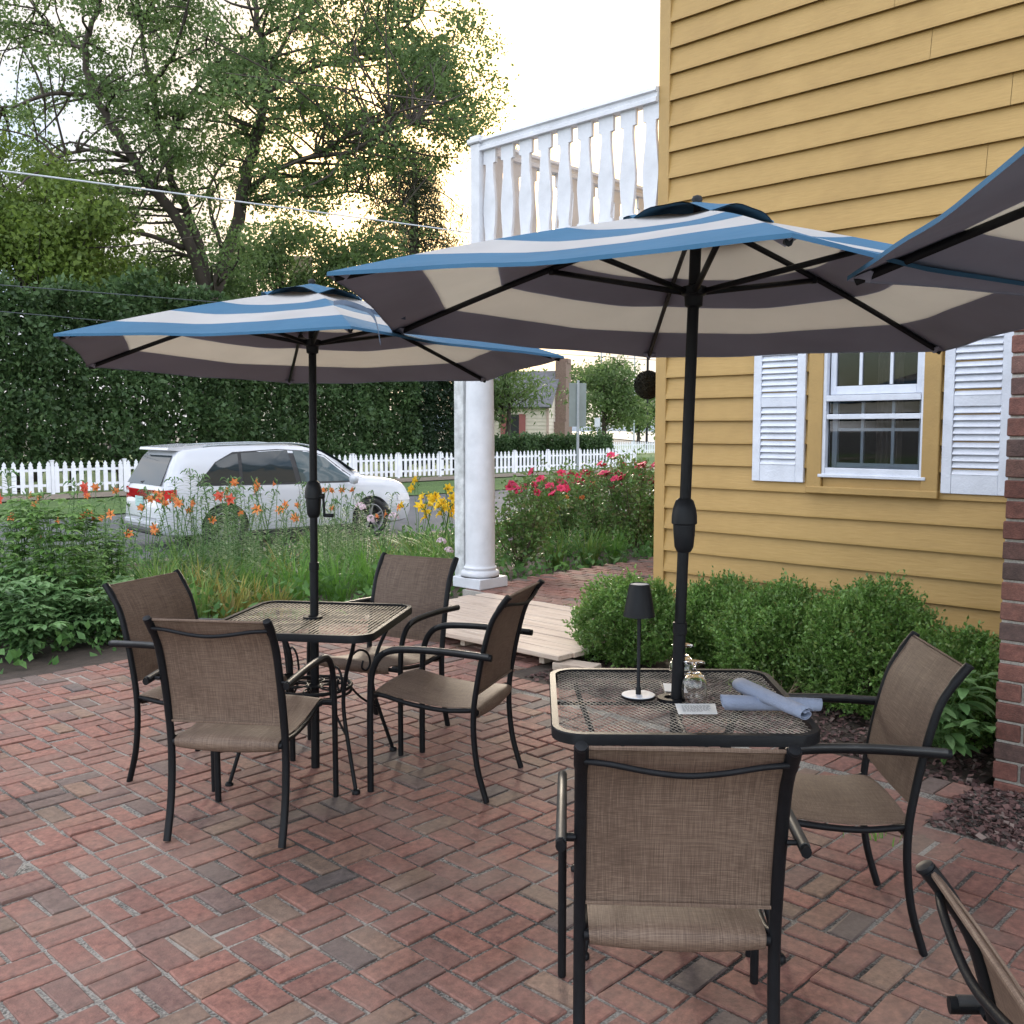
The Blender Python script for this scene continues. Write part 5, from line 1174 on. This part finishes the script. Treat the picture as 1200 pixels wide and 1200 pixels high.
lb0, lb1 = b_at(560, 33.5), b_at(718, 33.5); lo_ = H((lb0 + lb1) / 2, 34, -.3)
lh = thing('low_hedge', 'low clipped green hedge between the white fence and the cottage', 'hedge', lo_)
box_foliage('foliage', lb0, lb1, 33.2, 35, -.2, 1.22, 20000, .16, .1, M['leaf_hedge'], lh, lo_, .03)

# ================================================================== GARDEN PLANTS
def pt_leafcloud(n, rx, ry, rz, cz, seed, lump=.16, shell=.55):
    r = np.random.default_rng(seed); d = r.normal(size=(n, 3)); d /= np.linalg.norm(d, axis=1)[:, None]
    q = 1 + lump * np.sin(d[:, 0] * 5 + seed) * np.sin(d[:, 2] * 6 + 2 * d[:, 1] * 3 + seed) + lump * .7 * np.sin(d[:, 1] * 9 + d[:, 0] * 7)
    rad = q * np.where(r.random(n) < .75, 1 - np.abs(r.normal(size=n)) * (1 - shell) * .4, r.random(n) ** .4)
    return d * rad[:, None] * np.array([rx, ry, rz]) + np.array([0, 0, cz]), d
def boxwood(lb, b, a, rx, rz, seed, n=9500, ry=None):
    o = thing('boxwood_bush', lb, 'bush', H(b, a, 0), rnd.uniform(0, 6), 'boxwood bushes along the yellow wall'); ry = ry or rx
    # sprigs: short upright twigs carrying small leaves
    P, D = pt_leafcloud(int(n * 3.4) // 9, rx, ry, rz * .53, rz * .47, seed, .15, .6); ok = P[:, 2] > .03; P = P[ok]; D = D[ok]
    L = []; DD = []
    r = np.random.default_rng(seed)
    for p, d in zip(P, D):
        ax = d * .7 + np.array([0, 0, .75]) + r.normal(size=3) * .35; ax /= np.linalg.norm(ax); l = r.uniform(.04, .1) * (1.9 if r.random() < .05 else 1.)
        for k in range(9): L.append(p + ax * l * (k / 8 - .3)); DD.append(ax * .9)
    L = np.array(L); DD = np.array(DD); s = r.uniform(.7, 1.25, len(L))
    leafmesh('foliage', L, .025 * s, .0145 * s, M['leaf_box'], o, bias=(0, 0, .1), D=DD, spread=.8)
    m = MB()
    for k in range(26):
        an = rnd.uniform(0, 6.28); e = Vector((math.cos(an) * rx * rnd.uniform(.2, .75), math.sin(an) * ry * rnd.uniform(.2, .75), rz * rnd.uniform(.45, .85)))
        m.tube(smoothpts([(e.x * .12, e.y * .12, 0), (e.x * .5, e.y * .5, e.z * .55), e], 4), [.009 - .0008 * i for i in range(9)], 5, False)
    m.build('branches', M['twig'], o, True)
boxwood('light green boxwood at the left end of the bed beside the plank ramp', 5.42, 4.1, .37, .56, 3, 8200)
boxwood('boxwood below the yellow corner directly behind the lamp pole', 5.8, 3.58, .33, .56, 4, 7600)
boxwood('boxwood in the middle of the row left of the window', 5.5, 3.0, .38, .62, 5, 8600)
boxwood('tallest boxwood below the window, behind the side chair back', 5.4, 2.36, .37, .72, 6, 9800)
boxwood('boxwood at the right end of the row against the brick wall', 5.2, 1.8, .31, .54, 7, 7600)
def leafblade(mb, base, d, L, W, up=.3, droop=.5, segs=4):
    d = Vector(d).normalized(); s_ = d.cross(Vector((0, 0, 1))); s_ = s_.normalized() if s_.length > .01 else Vector((1, 0, 0)); p = Vector(base); v = (d + Vector((0, 0, up))).normalized(); rows = []
    for i in range(segs + 1):
        t = i / segs; w_ = W * .5 * (math.sin(math.pi * min(1, t * .92 + .08)) ** .8) + .0004; nn = s_.cross(v)
        rows.append([p + s_ * w_ + nn * w_ * .25, p, p - s_ * w_ + nn * w_ * .25]); p = p + v * (L / segs); v = (v + Vector((0, 0, -droop / segs))).normalized()
    mb.grid(rows)
def flower6(mb, c, d, L, W, openness=.8, n=6, seed=0):
    r = random.Random(seed); d = Vector(d).normalized(); u = d.orthogonal().normalized(); w = d.cross(u)
    for k in range(n):
        a = 2 * math.pi * k / n + r.gauss(0, .1); q = u * math.cos(a) + w * math.sin(a); s_ = d.cross(q); rows = []
        for t, out, fwd, wd in ((0, 0, 0, .25), (.35, .16, .34, .8), (.7, .5 * openness, .55, 1.), (1., .95 * openness, .5, .15)):
            p = Vector(c) + d * (fwd * L) + q * (out * L); rows.append([p + s_ * W * wd / 2, p + d * W * .1, p - s_ * W * wd / 2])
        mb.grid(rows)
    mb.tube([Vector(c), Vector(c) + d * L * .5], L * .02, 4)
def daylily_proto(name, leafm, nl, ll, lw, scapes, petal, seed, hgt=.85, fl=.068):
    r = random.Random(seed); o = thing(name, 'x', 'flower'); m = MB()
    for k in range(nl):
        a = r.uniform(0, 6.28); q = r.uniform(0, .07); ribbon(m, (math.cos(a) * q, math.sin(a) * q, 0), a + r.gauss(0, .5), ll * r.uniform(.6, 1.15), lw * r.uniform(.7, 1.2), r.uniform(.08, .5), r.uniform(.5, 2.1), 6, r.gauss(0, .3))
    m.build('foliage', leafm, o, True)
    for k in range(scapes):
        a = r.uniform(0, 6.28); h = hgt * r.uniform(.75, 1.15); e = Vector((math.cos(a) * h * .22, math.sin(a) * h * .22, h)); P = smoothpts([(0, 0, 0), e * .5 + Vector((0, 0, .05)), e], 4)
        m = MB(); m.tube(P, [.005 - .0002 * i for i in range(9)], 5)
        for j in range(r.randint(2, 5)):      # buds
            d = Vector((r.gauss(0, .6), r.gauss(0, .6), .8)).normalized(); t = e + d * r.uniform(.03, .06); m.tube([e - Vector((0, 0, r.uniform(0, .05))), t], .0018, 4); m.tube([t, t + d * .02, t + d * .045], [.003, .007, .002], 5)
        m.build('stem', M['stem'], o)
        for j in range(r.choice((0, 1, 1) if petal == 'orange' else (1, 1, 2)) if petal else 0):
            d = Vector((r.gauss(0, .7), r.gauss(0, .7) - .5, r.uniform(.1, .7))); m = MB(); flower6(m, e + Vector((r.gauss(0, .02), r.gauss(0, .02), r.gauss(0, .015))), d, fl, fl * .42, r.uniform(.6, 1.), seed=seed * 50 + k * 7 + j); m.build('flower', M[petal], o, True)
    return o
def lily_stalk_proto(seed, h=1.15, petal=None, nf=2):
    r = random.Random(seed); o = thing('lily_plant', 'x', 'flower'); m = MB(); P = smoothpts([(0, 0, 0), (r.gauss(0, .03), r.gauss(0, .03), h * .5), (r.gauss(0, .08), r.gauss(0, .08), h)], 6)
    m.tube(P, [.006 - .0003 * i for i in range(13)], 6)
    for j in range(6): d = Vector((r.gauss(0, .8), r.gauss(0, .8), .7)).normalized(); t = P[-1] + d * .06; m.tube([P[-1] - Vector((0, 0, .03 * r.random())), t], .002, 4); m.tube([t, t + Vector((d.x, d.y, -.2)) * .03, t + Vector((d.x, d.y, -.6)) * .06], [.003, .008, .003], 5)
    m.build('stem', M['stem'], o, True); m = MB(); n = 92
    for k in range(n):
        t = .12 + .86 * k / n; i = int(t * 12); p = P[i].lerp(P[min(12, i + 1)], t * 12 - i); a = k * 2.399; L = (.135 * (1 - .55 * t) + .02) * r.uniform(.8, 1.2); leafblade(m, p, (math.cos(a), math.sin(a), 0), L * 1.1, .019, .45, .75, 3)
    m.build('foliage', M['leaf_lily'], o, True)
    for j in range(nf if petal else 0):
        a = r.uniform(0, 6.28); m = MB(); flower6(m, P[-1] + Vector((math.cos(a) * .06, math.sin(a) * .06, r.uniform(-.06, .02))), (math.cos(a), math.sin(a), -.1), .068, .034, 1., seed=seed + j); m.build('flower', M[petal], o, True)
    return o
def broad_proto(name, seed, nst, h, L, W, mat, tri=True, lean=.6):
    r = random.Random(seed); o = thing(name, 'x', 'plant'); m = MB(); s = MB()
    for k in range(nst):
        a = r.uniform(0, 6.28); e = Vector((math.cos(a) * h * r.uniform(.1, 1) * lean, math.sin(a) * h * r.uniform(.1, 1) * lean, h * r.uniform(.5 if lean > .3 else .8, 1.05))); P = smoothpts([(0, 0, 0), (e.x * .35, e.y * .35, e.z * .6), e], 5)
        s.tube(P, [.005 - .0003 * i for i in range(11)], 5)
        for i in range(2, 11):
            for q in range(2):
                an = r.uniform(0, 6.28); d = Vector((math.cos(an), math.sin(an), 0)); st_ = P[i] + d * L * .5 + Vector((0, 0, L * .25)); s.tube([P[i], st_], .002, 4)
                for dd in ((-.7, 0, .7) if tri else (0,)):
                    d2 = Vector((math.cos(an + dd), math.sin(an + dd), 0)); leafblade(m, st_, d2, L * r.uniform(.7, 1.15), W * r.uniform(.8, 1.15), r.uniform(-.1, .35), r.uniform(.3, .9), 4)
    s.build('stems', M['stem'], o, True); m.build('foliage', mat, o, True); return o
def grass_proto(seed, n, L, mat, name='grass_clump', w=.006):
    r = random.Random(seed); o = thing(name, 'x', 'plant'); m = MB()
    for k in range(n):
        a = r.uniform(0, 6.28); q = r.uniform(0, .13); ribbon(m, (math.cos(a) * q, math.sin(a) * q, 0), a + r.gauss(0, .6), L * r.uniform(.55, 1.15), w * r.uniform(.7, 1.3), r.uniform(.02, .4), r.uniform(.2, 1.4), 5, r.gauss(0, .3))
    m.build('foliage', mat, o, True); return o
def rose_proto(seed, h=1.15, nf=8):
    r = random.Random(seed); o = thing('rose_bush', 'x', 'flower'); s = MB(); C = []; tips = []
    for k in range(13):
        a = r.uniform(0, 6.28); q = r.uniform(.1, .5); e = Vector((math.cos(a) * q, math.sin(a) * q, h * r.uniform(.55, 1.))); P = smoothpts([(0, 0, 0), (e.x * .6, e.y * .6, e.z * .5), e], 6); s.tube(P, [.011 - .0007 * i for i in range(13)], 6)
        tips.append(e)
        for i in range(4, 13):
            C.append(P[i][:])
            if r.random() < .8: f = P[i] + Vector((r.gauss(0, .14), r.gauss(0, .14), r.gauss(.04, .08))); s.tube([P[i], f], [.004, .002], 4); C.append(f[:]); 
    s.build('stems', M['twig'], o, True); C = np.array(C); n = len(C) * 15; P = np.repeat(C, 15, 0) + rng.normal(size=(n, 3)) * .062; q = rng.uniform(.7, 1.3, n); leafmesh('foliage', P, .055 * q, .034 * q, M['leaf_rose'], o)
    tips.sort(key=lambda e: -e.z)
    for k in range(nf):
        e = tips[k % len(tips)] + Vector((r.gauss(0, .05), r.gauss(0, .05) - .03, r.uniform(0, .06))); m = MB()
        for q in range(r.randint(1, 3)):
            c = e + Vector((r.gauss(0, .045), r.gauss(0, .045), r.gauss(0, .025))); d = Vector((r.gauss(0, .4), r.gauss(-.5, .3), .7))
            flower6(m, c, d, .075, .068, .9, 6, k * 9 + q); flower6(m, c, d, .062, .058, .55, 5, k * 9 + q + 3); flower6(m, c, d, .048, .042, .3, 4, k * 9 + q + 5)
        m.build('flower', M['rosered'], o, True)
    return o
def phlox_proto(seed):
    o = broad_proto('phlox_plant', seed, 7, .55, .07, .02, M['leaf_lily'], False); r = random.Random(seed)
    for k in range(3):
        m = MB(); c = Vector((r.gauss(0, .1), r.gauss(0, .1), .56 + r.gauss(0, .04)))
        for q in range(26): d = Vector((r.gauss(0, 1), r.gauss(0, 1), abs(r.gauss(0, 1)))).normalized(); flower6(m, c + d * .055, d, .018, .018, 1., 5, q)
        m.build('flower_head', M['pink'], o, True)
    return o
used = {}
def put(proto, b, a, label, group=None, s=1., z=None, cat=None):
    o = proto if proto.name not in used else copy_tree(proto)
    used[proto.name] = 1
    z = (-.035 + (a - 6.75) / 6.25 * -.27 if z is None else z) - .004; o.location = H(b, a, z); o.rotation_euler = (0, 0, rnd.uniform(0, 6.28)); o.scale = (s, s, s * rnd.uniform(.95, 1.05))
    tag(o, label, cat, group); return o
def px_put(proto, px, a, label, group=None, s=1., cat=None): return put(proto, b_at(px, a), a, label, group, s, None, cat)
DL = [daylily_proto('daylily_clump', M['leaf_strap'], 70, .6, .016, 6, 'orange', 21, .92), daylily_proto('daylily_clump', M['leaf_strap'], 64, .56, .015, 6, 'orange', 22, .9), daylily_proto('daylily_clump', M['leaf_dry'], 70, .55, .016, 4, 'orange', 23, .85)]
YL = [daylily_proto('yellow_daylily', M['leaf_strap'], 110, .8, .017, 8, 'yellow', 31, .92, .1), daylily_proto('yellow_daylily', M['leaf_strap'], 100, .75, .016, 7, 'yellow', 32, .98, .1)]
LS = [lily_stalk_proto(41, 1.18), lily_stalk_proto(42, 1.0), lily_stalk_proto(43, 1.1, 'coral', 2), lily_stalk_proto(44, .9)]
BP = [broad_proto('peony_plant', 51, 13, .62, .12, .05, M['leaf_broad']), broad_proto('peony_plant', 52, 12, .55, .13, .055, M['leaf_broad'])]
TP = broad_proto('tall_leafy_plant', 53, 11, 1.2, .12, .042, leafmat('fresh light leaves', [(.14, .28, .07), (.2, .36, .09), (.26, .4, .13)], .4, .45), True, .2)
GR = [grass_proto(61, 190, .62, M['leaf_grass']), grass_proto(62, 170, .55, M['leaf_grass'])]
ST = [grass_proto(63, 90, .5, M['leaf_dry'], 'strap_leaf_clump', .017), grass_proto(64, 90, .55, M['leaf_strap'], 'strap_leaf_clump', .018)]
RO = [rose_proto(71, 1.2, 9), rose_proto(72, 1.1, 8), rose_proto(73, 1.3, 9)]
PH = phlox_proto(81)
g1 = 'orange daylily clumps in the street bed'
for i, (px, a, k, s) in enumerate([(125, 8.9, 0, 1.), (165, 9.6, 1, 1.05), (230, 9.2, 0, 1.05), (280, 10.2, 1, 1.1), (330, 9.4, 2, 1.), (395, 10.3, 0, 1.05), (60, 10.6, 1, 1.1), (20, 9.2, 0, 1.), (320, 10.8, 1, 1.1), (450, 9.6, 2, .9), (205, 10.9, 0, 1.15), (-40, 9.8, 1, 1.), (365, 11.2, 0, 1.1), (110, 11.5, 1, 1.1)]):
    px_put(DL[k], px, a, 'orange daylily clump with strap leaves in the bed between the patio and the street', g1, s)
g2 = 'tall lily stalks in the street bed'
for i, (px, a, k, s) in enumerate([(262, 8.5, 2, 1.03), (246, 9.3, 0, 1.), (300, 8.8, 3, 1.), (345, 9.1, 0, .95), (385, 9.0, 3, 1.05), (430, 9.4, 0, .85), (185, 8.9, 3, 1.05), (155, 9.5, 0, 1.), (120, 9.9, 1, 1.), (95, 9.3, 3, 1.05), (75, 10.2, 2, 1.1), (15, 9.7, 0, 1.15), (40, 10.8, 1, 1.1), (210, 9.8, 0, 1.05), (270, 10.4, 1, 1.1), (315, 10.2, 3, 1.1), (360, 10.6, 0, .95), (410, 9.9, 3, .9), (-20, 10., 2, 1.1), (230, 10.6, 0, 1.1), (140, 10.8, 3, 1.2), (330, 8.5, 1, .9), (405, 8.9, 3, .95)]):
    px_put(LS[k], px, a, 'tallest lily stalk with coral flowers in front of the car rear wheel' if (i == 0) else 'upright lily stalk with whorled narrow leaves in the street bed', g2, s)
for i, (px, a, k, s_) in enumerate([(236, 9.6, 1, 1.0), (252, 10.4, 3, 1.15), (268, 9.3, 0, .95), (282, 10.9, 1, 1.15), (292, 9.9, 3, 1.1), (225, 10.8, 0, 1.1), (305, 10.8, 1, 1.05), (425, 10.6, 3, 1.), (455, 10.3, 1, .95), (262, 11.3, 1, 1.2), (244, 11.0, 0, 1.1), (275, 10.2, 3, 1.15)]):
    px_put(LS[k], px, a, 'upright lily stalk with whorled narrow leaves in the street bed', g2, s_)
for i in range(78):
    px = rnd.uniform(-30, 440); a = rnd.uniform(8.1, 11.2)
    px_put(LS[rnd.choice((0, 1, 3))], px, a, 'upright lily stalk with whorled narrow leaves in the street bed', g2, rnd.uniform(.62, .86))
g3 = 'peony plants along the patio edge'
for i, (px, a, k, s) in enumerate([(20, 7.45, 0, .85), (75, 7.6, 1, .8), (120, 7.5, 0, .7), (45, 8.0, 1, .9), (100, 8.1, 0, .85), (-40, 7.7, 1, 1.), (-10, 8.3, 0, .95), (150, 8.2, 1, .75)]):
    px_put(BP[k], px, a, 'low broad leaved peony plant at the patio edge left of the chairs', g3, s)
px_put(TP, 62, 8.1, 'tallest leafy plant with lobed leaves at the left, beside the fence view', None, .92); px_put(TP, -15, 8.4, 'leafy plant with lobed leaves cut off by the left edge', None, .8); px_put(TP, 100, 8.0, 'leafy plant with lobed leaves in front of the taller ones, left of the chairs', None, .6); px_put(TP, 90, 8.8, 'tall leafy plant with lobed leaves right of the tallest one', None, .88); px_put(TP, 22, 9.0, 'tall leafy plant with lobed leaves at the far left edge', None, .98); px_put(TP, 130, 8.6, 'leafy plant with lobed leaves shorter than its neighbour at the left', None, .72)
for i, (px, a, k, s) in enumerate([(345, 7.9, 0, 1.), (395, 7.75, 1, 1.05), (425, 8.2, 0, 1.05), (375, 8.5, 1, 1.05), (300, 8.1, 0, .85), (470, 8.3, 1, 1.), (500, 8.0, 0, .85), (440, 7.6, 1, .85)]):
    px_put(GR[k], px, a, 'bright green grassy clump behind the bare table', 'bright grass clumps behind the bare table', s)
for i, (px, a, k, s) in enumerate([(150, 7.5, 0, .95), (185, 7.8, 1, 1.), (225, 7.6, 1, .95), (265, 7.5, 0, .95), (290, 7.6, 0, .85), (240, 8.2, 0, 1.1), (200, 8.4, 1, 1.1), (320, 7.45, 0, .8), (270, 8.2, 1, 1.05), (175, 8.6, 1, 1.2), (215, 8.9, 0, 1.1)]):
    px_put(ST[k], px, a, 'arching strap leaf clump, partly yellowed, behind the left chair' if k == 0 else 'arching green strap leaf clump behind the left chair', 'yellowed strap leaf clumps' if k == 0 else 'green strap leaf clumps', s)
for i, (px, a, k, s) in enumerate([(515, 8.9, 0, 1.), (535, 8.1, 1, .95), (490, 9.4, 1, 1.)]):
    px_put(YL[k], px, a, ['largest yellow daylily clump left of the white column', 'yellow daylily clump touching the white column', 'yellow daylily clump nearest to the front wheel of the car'][i], 'yellow daylily clumps', s)
for i, (px, a, s) in enumerate([(446, 9.9, 1.15), (534, 7.6, .8), (605, 8.2, .75)]):
    px_put(PH, px, a, ['pale pink phlox in front of the car front wheel', 'white phlox at the foot of the white column', 'small pale phlox under the red roses'][i], 'pale phlox plants', s)
for i, (px, a, k, s) in enumerate([(610, 8.1, 0, 1.), (655, 9.6, 1, .95), (705, 8.8, 2, .95), (745, 8.0, 2, 1.05), (770, 8.9, 0, 1.05), (690, 10.6, 1, 1.)]):
    px_put(RO[k], px, a, ['red rose bush just right of the white column', 'red rose bush second from the white column', 'red rose bush in the middle of the row, left of the yellow corner', 'tall red rose bush beside the yellow house corner', 'red rose bush partly hidden by the yellow house corner', 'red rose bush farthest back, nearest to the street'][i], 'red rose bushes', s)
for i, (px, a, k, s) in enumerate([(665, 8.7, 0, .9), (690, 9.6, 1, .95), (640, 9.9, 2, .9)]):
    px_put(DL[k], px, a, 'orange daylily clump among the red rose bushes', 'orange daylilies among the roses', s)
for i, (px, a, k, s) in enumerate([(690, 7.75, 1, .95), (720, 7.6, 0, .8), (650, 7.9, 1, .75), (735, 8.6, 0, .9), (765, 7.7, 1, .8)]):
    px_put([GR[0], ST[1]][k], px, a, 'green grassy clump under the red rose bushes', 'grassy clumps under the roses', s)
# low ground cover under everything: a mass nobody could count
n = 15000; bb = rng.uniform(-3, 13, n); aa = 6.98 + rng.random(n) ** 1.1 * 5.8; lim = (bb > 1.6) | (aa > 7.5); bb = bb[lim]; aa = aa[lim]; n = len(bb)
hgt = np.where(bb > 6.4, .3, .36) * (.45 + .55 * np.minimum(1, (aa - 6.9) / .8)); zz = -.035 + (aa - 6.75) / 6.25 * -.27 + rng.random(n) * hgt
P = np.stack([bb * E2.x + aa * E1.x, bb * E2.y + aa * E1.y, zz], 1); s = rng.uniform(.6, 1.3, n)
tag(leafmesh('ground_cover', P, .085 * s, .045 * s, M['leaf_cover'], bias=(0, -.2, .5)), 'low green ground cover filling the flower bed under the taller plants', 'ground cover', kind='stuff')
# plants beside the brick wall
hosta = broad_proto('leafy_plant', 91, 7, .42, .13, .05, M['leaf_broad'], False); put(hosta, 4.78, 1.72, 'broad pointed leaf plant at the foot of the brick wall', None, 1., 0., 'plant')
dg_ = grass_proto(92, 55, .32, M['dead'], 'dry_grass_tuft', .006); put(dg_, 5.0, 2.75, 'dry tan grass tuft between the table edge and the boxwoods', None, .8, 0., 'plant')
weed = grass_proto(93, 14, .05, M['leaf_grass'], 'weed', .006); put(weed, *( (lambda p: (p.dot(E2), p.dot(E1)))(on(1027, 985, 0)) ), 'small green weed sprouting between the bricks under the side chair', None, 1., .0, 'weed')

# ================================================================== CAMERA, SKY, SUN
cd = bpy.data.cameras.new('camera'); cd.sensor_width = 36; cd.sensor_fit = 'HORIZONTAL'; cd.lens = 36 * 1150 / 1200; cd.clip_end = 5000; cd.clip_start = .05
co = bpy.data.objects.new('camera', cd); col.objects.link(co); co.location = (0, 0, CAM_Z); co.rotation_euler = (math.pi / 2 - PITCH, 0, 0); sc.camera = co
SUN_EL = R(14); SUN_AZ = math.atan2(-.055, 1)           # azimuth measured from +Y towards +X
wd = bpy.data.worlds.new('World'); sc.world = wd; wd.use_nodes = True; nt = wd.node_tree.nodes; lk = wd.node_tree.links
sky = nt.new('ShaderNodeTexSky'); sky.sky_type = 'NISHITA'; sky.sun_disc = False; sky.sun_elevation = SUN_EL; sky.sun_rotation = SUN_AZ
sky.air_density = 1.; sky.dust_density = 2.5; sky.ozone_density = 1.2
bg = nt['Background']; bg.inputs[1].default_value = .12
tc = nt.new('ShaderNodeTexCoord'); mp = nt.new('ShaderNodeMapping'); mp.inputs['Scale'].default_value = (1.6, 1.6, 5.); lk.new(tc.outputs['Generated'], mp.inputs[0])
nz = N(nt, 'ShaderNodeTexNoise', Scale=2.2, Detail=7., Roughness=.55); lk.new(mp.outputs[0], nz.inputs['Vector'])
def MA(op, a, b):
    m = nt.new('ShaderNodeMath'); m.operation = op
    for k, v in enumerate((a, b)):
        if isinstance(v, (int, float)): m.inputs[k].default_value = v
        else: lk.new(v, m.inputs[k])
    return m.outputs[0]
def mixc(f, a, b):
    m = N(nt, 'ShaderNodeMix', data_type='RGBA')
    for k, v in ((0, f), (6, a), (7, b)):
        if isinstance(v, tuple): m.inputs[k].default_value = (*v, 1)
        elif isinstance(v, (int, float)): m.inputs[k].default_value = v
        else: lk.new(v, m.inputs[k])
    return m.outputs[2]
def smooth(v, a, b):
    m = N(nt, 'ShaderNodeMapRange', interpolation_type='SMOOTHSTEP'); m.inputs['From Min'].default_value = a; m.inputs['From Max'].default_value = b; lk.new(v, m.inputs['Value']); return m.outputs[0]
sdir = Vector((math.sin(SUN_AZ) * math.cos(SUN_EL), math.cos(SUN_AZ) * math.cos(SUN_EL), math.sin(SUN_EL)))
dt = N(nt, 'ShaderNodeVectorMath', operation='DOT_PRODUCT'); lk.new(tc.outputs['Generated'], dt.inputs[0]); dt.inputs[1].default_value = sdir
ang = dt.outputs['Value']
base = mixc(smooth(nz.outputs['Fac'], .4, .64), sky.outputs[0], (7.6, 7.5, 7.8))              # broken bright cloud all round
veil = mixc(smooth(nz.outputs['Fac'], .36, .62), (1.55, 1.85, 2.35), (2.15, 2.05, 2.0))        # thin evening veil on the sun side
veil = mixc(smooth(ang, .915, .995), veil, (2.75, 2.3, 1.75)); veil = mixc(smooth(ang, .97, .9995), veil, (9., 6., 2.9))
fin = mixc(smooth(ang, .35, .8), base, veil); lk.new(fin, bg.inputs[0])
sl = bpy.data.lights.new('sun', 'SUN'); sl.energy = 1.; sl.angle = R(12); sl.color = (1, .87, .7)
so = bpy.data.objects.new('sun', sl); col.objects.link(so)
d = Vector((math.sin(SUN_AZ) * math.cos(SUN_EL), math.cos(SUN_AZ) * math.cos(SUN_EL), math.sin(SUN_EL))); so.rotation_euler = d.to_track_quat('Z', 'Y').to_euler(); so.location = (0, 30, 20)
sc.view_settings.view_transform = 'Standard'; sc.view_settings.look = 'None'; sc.view_settings.gamma = 1; sc.view_settings.exposure = 2.22
sc.cycles.max_bounces = 8; sc.cycles.transparent_max_bounces = 8
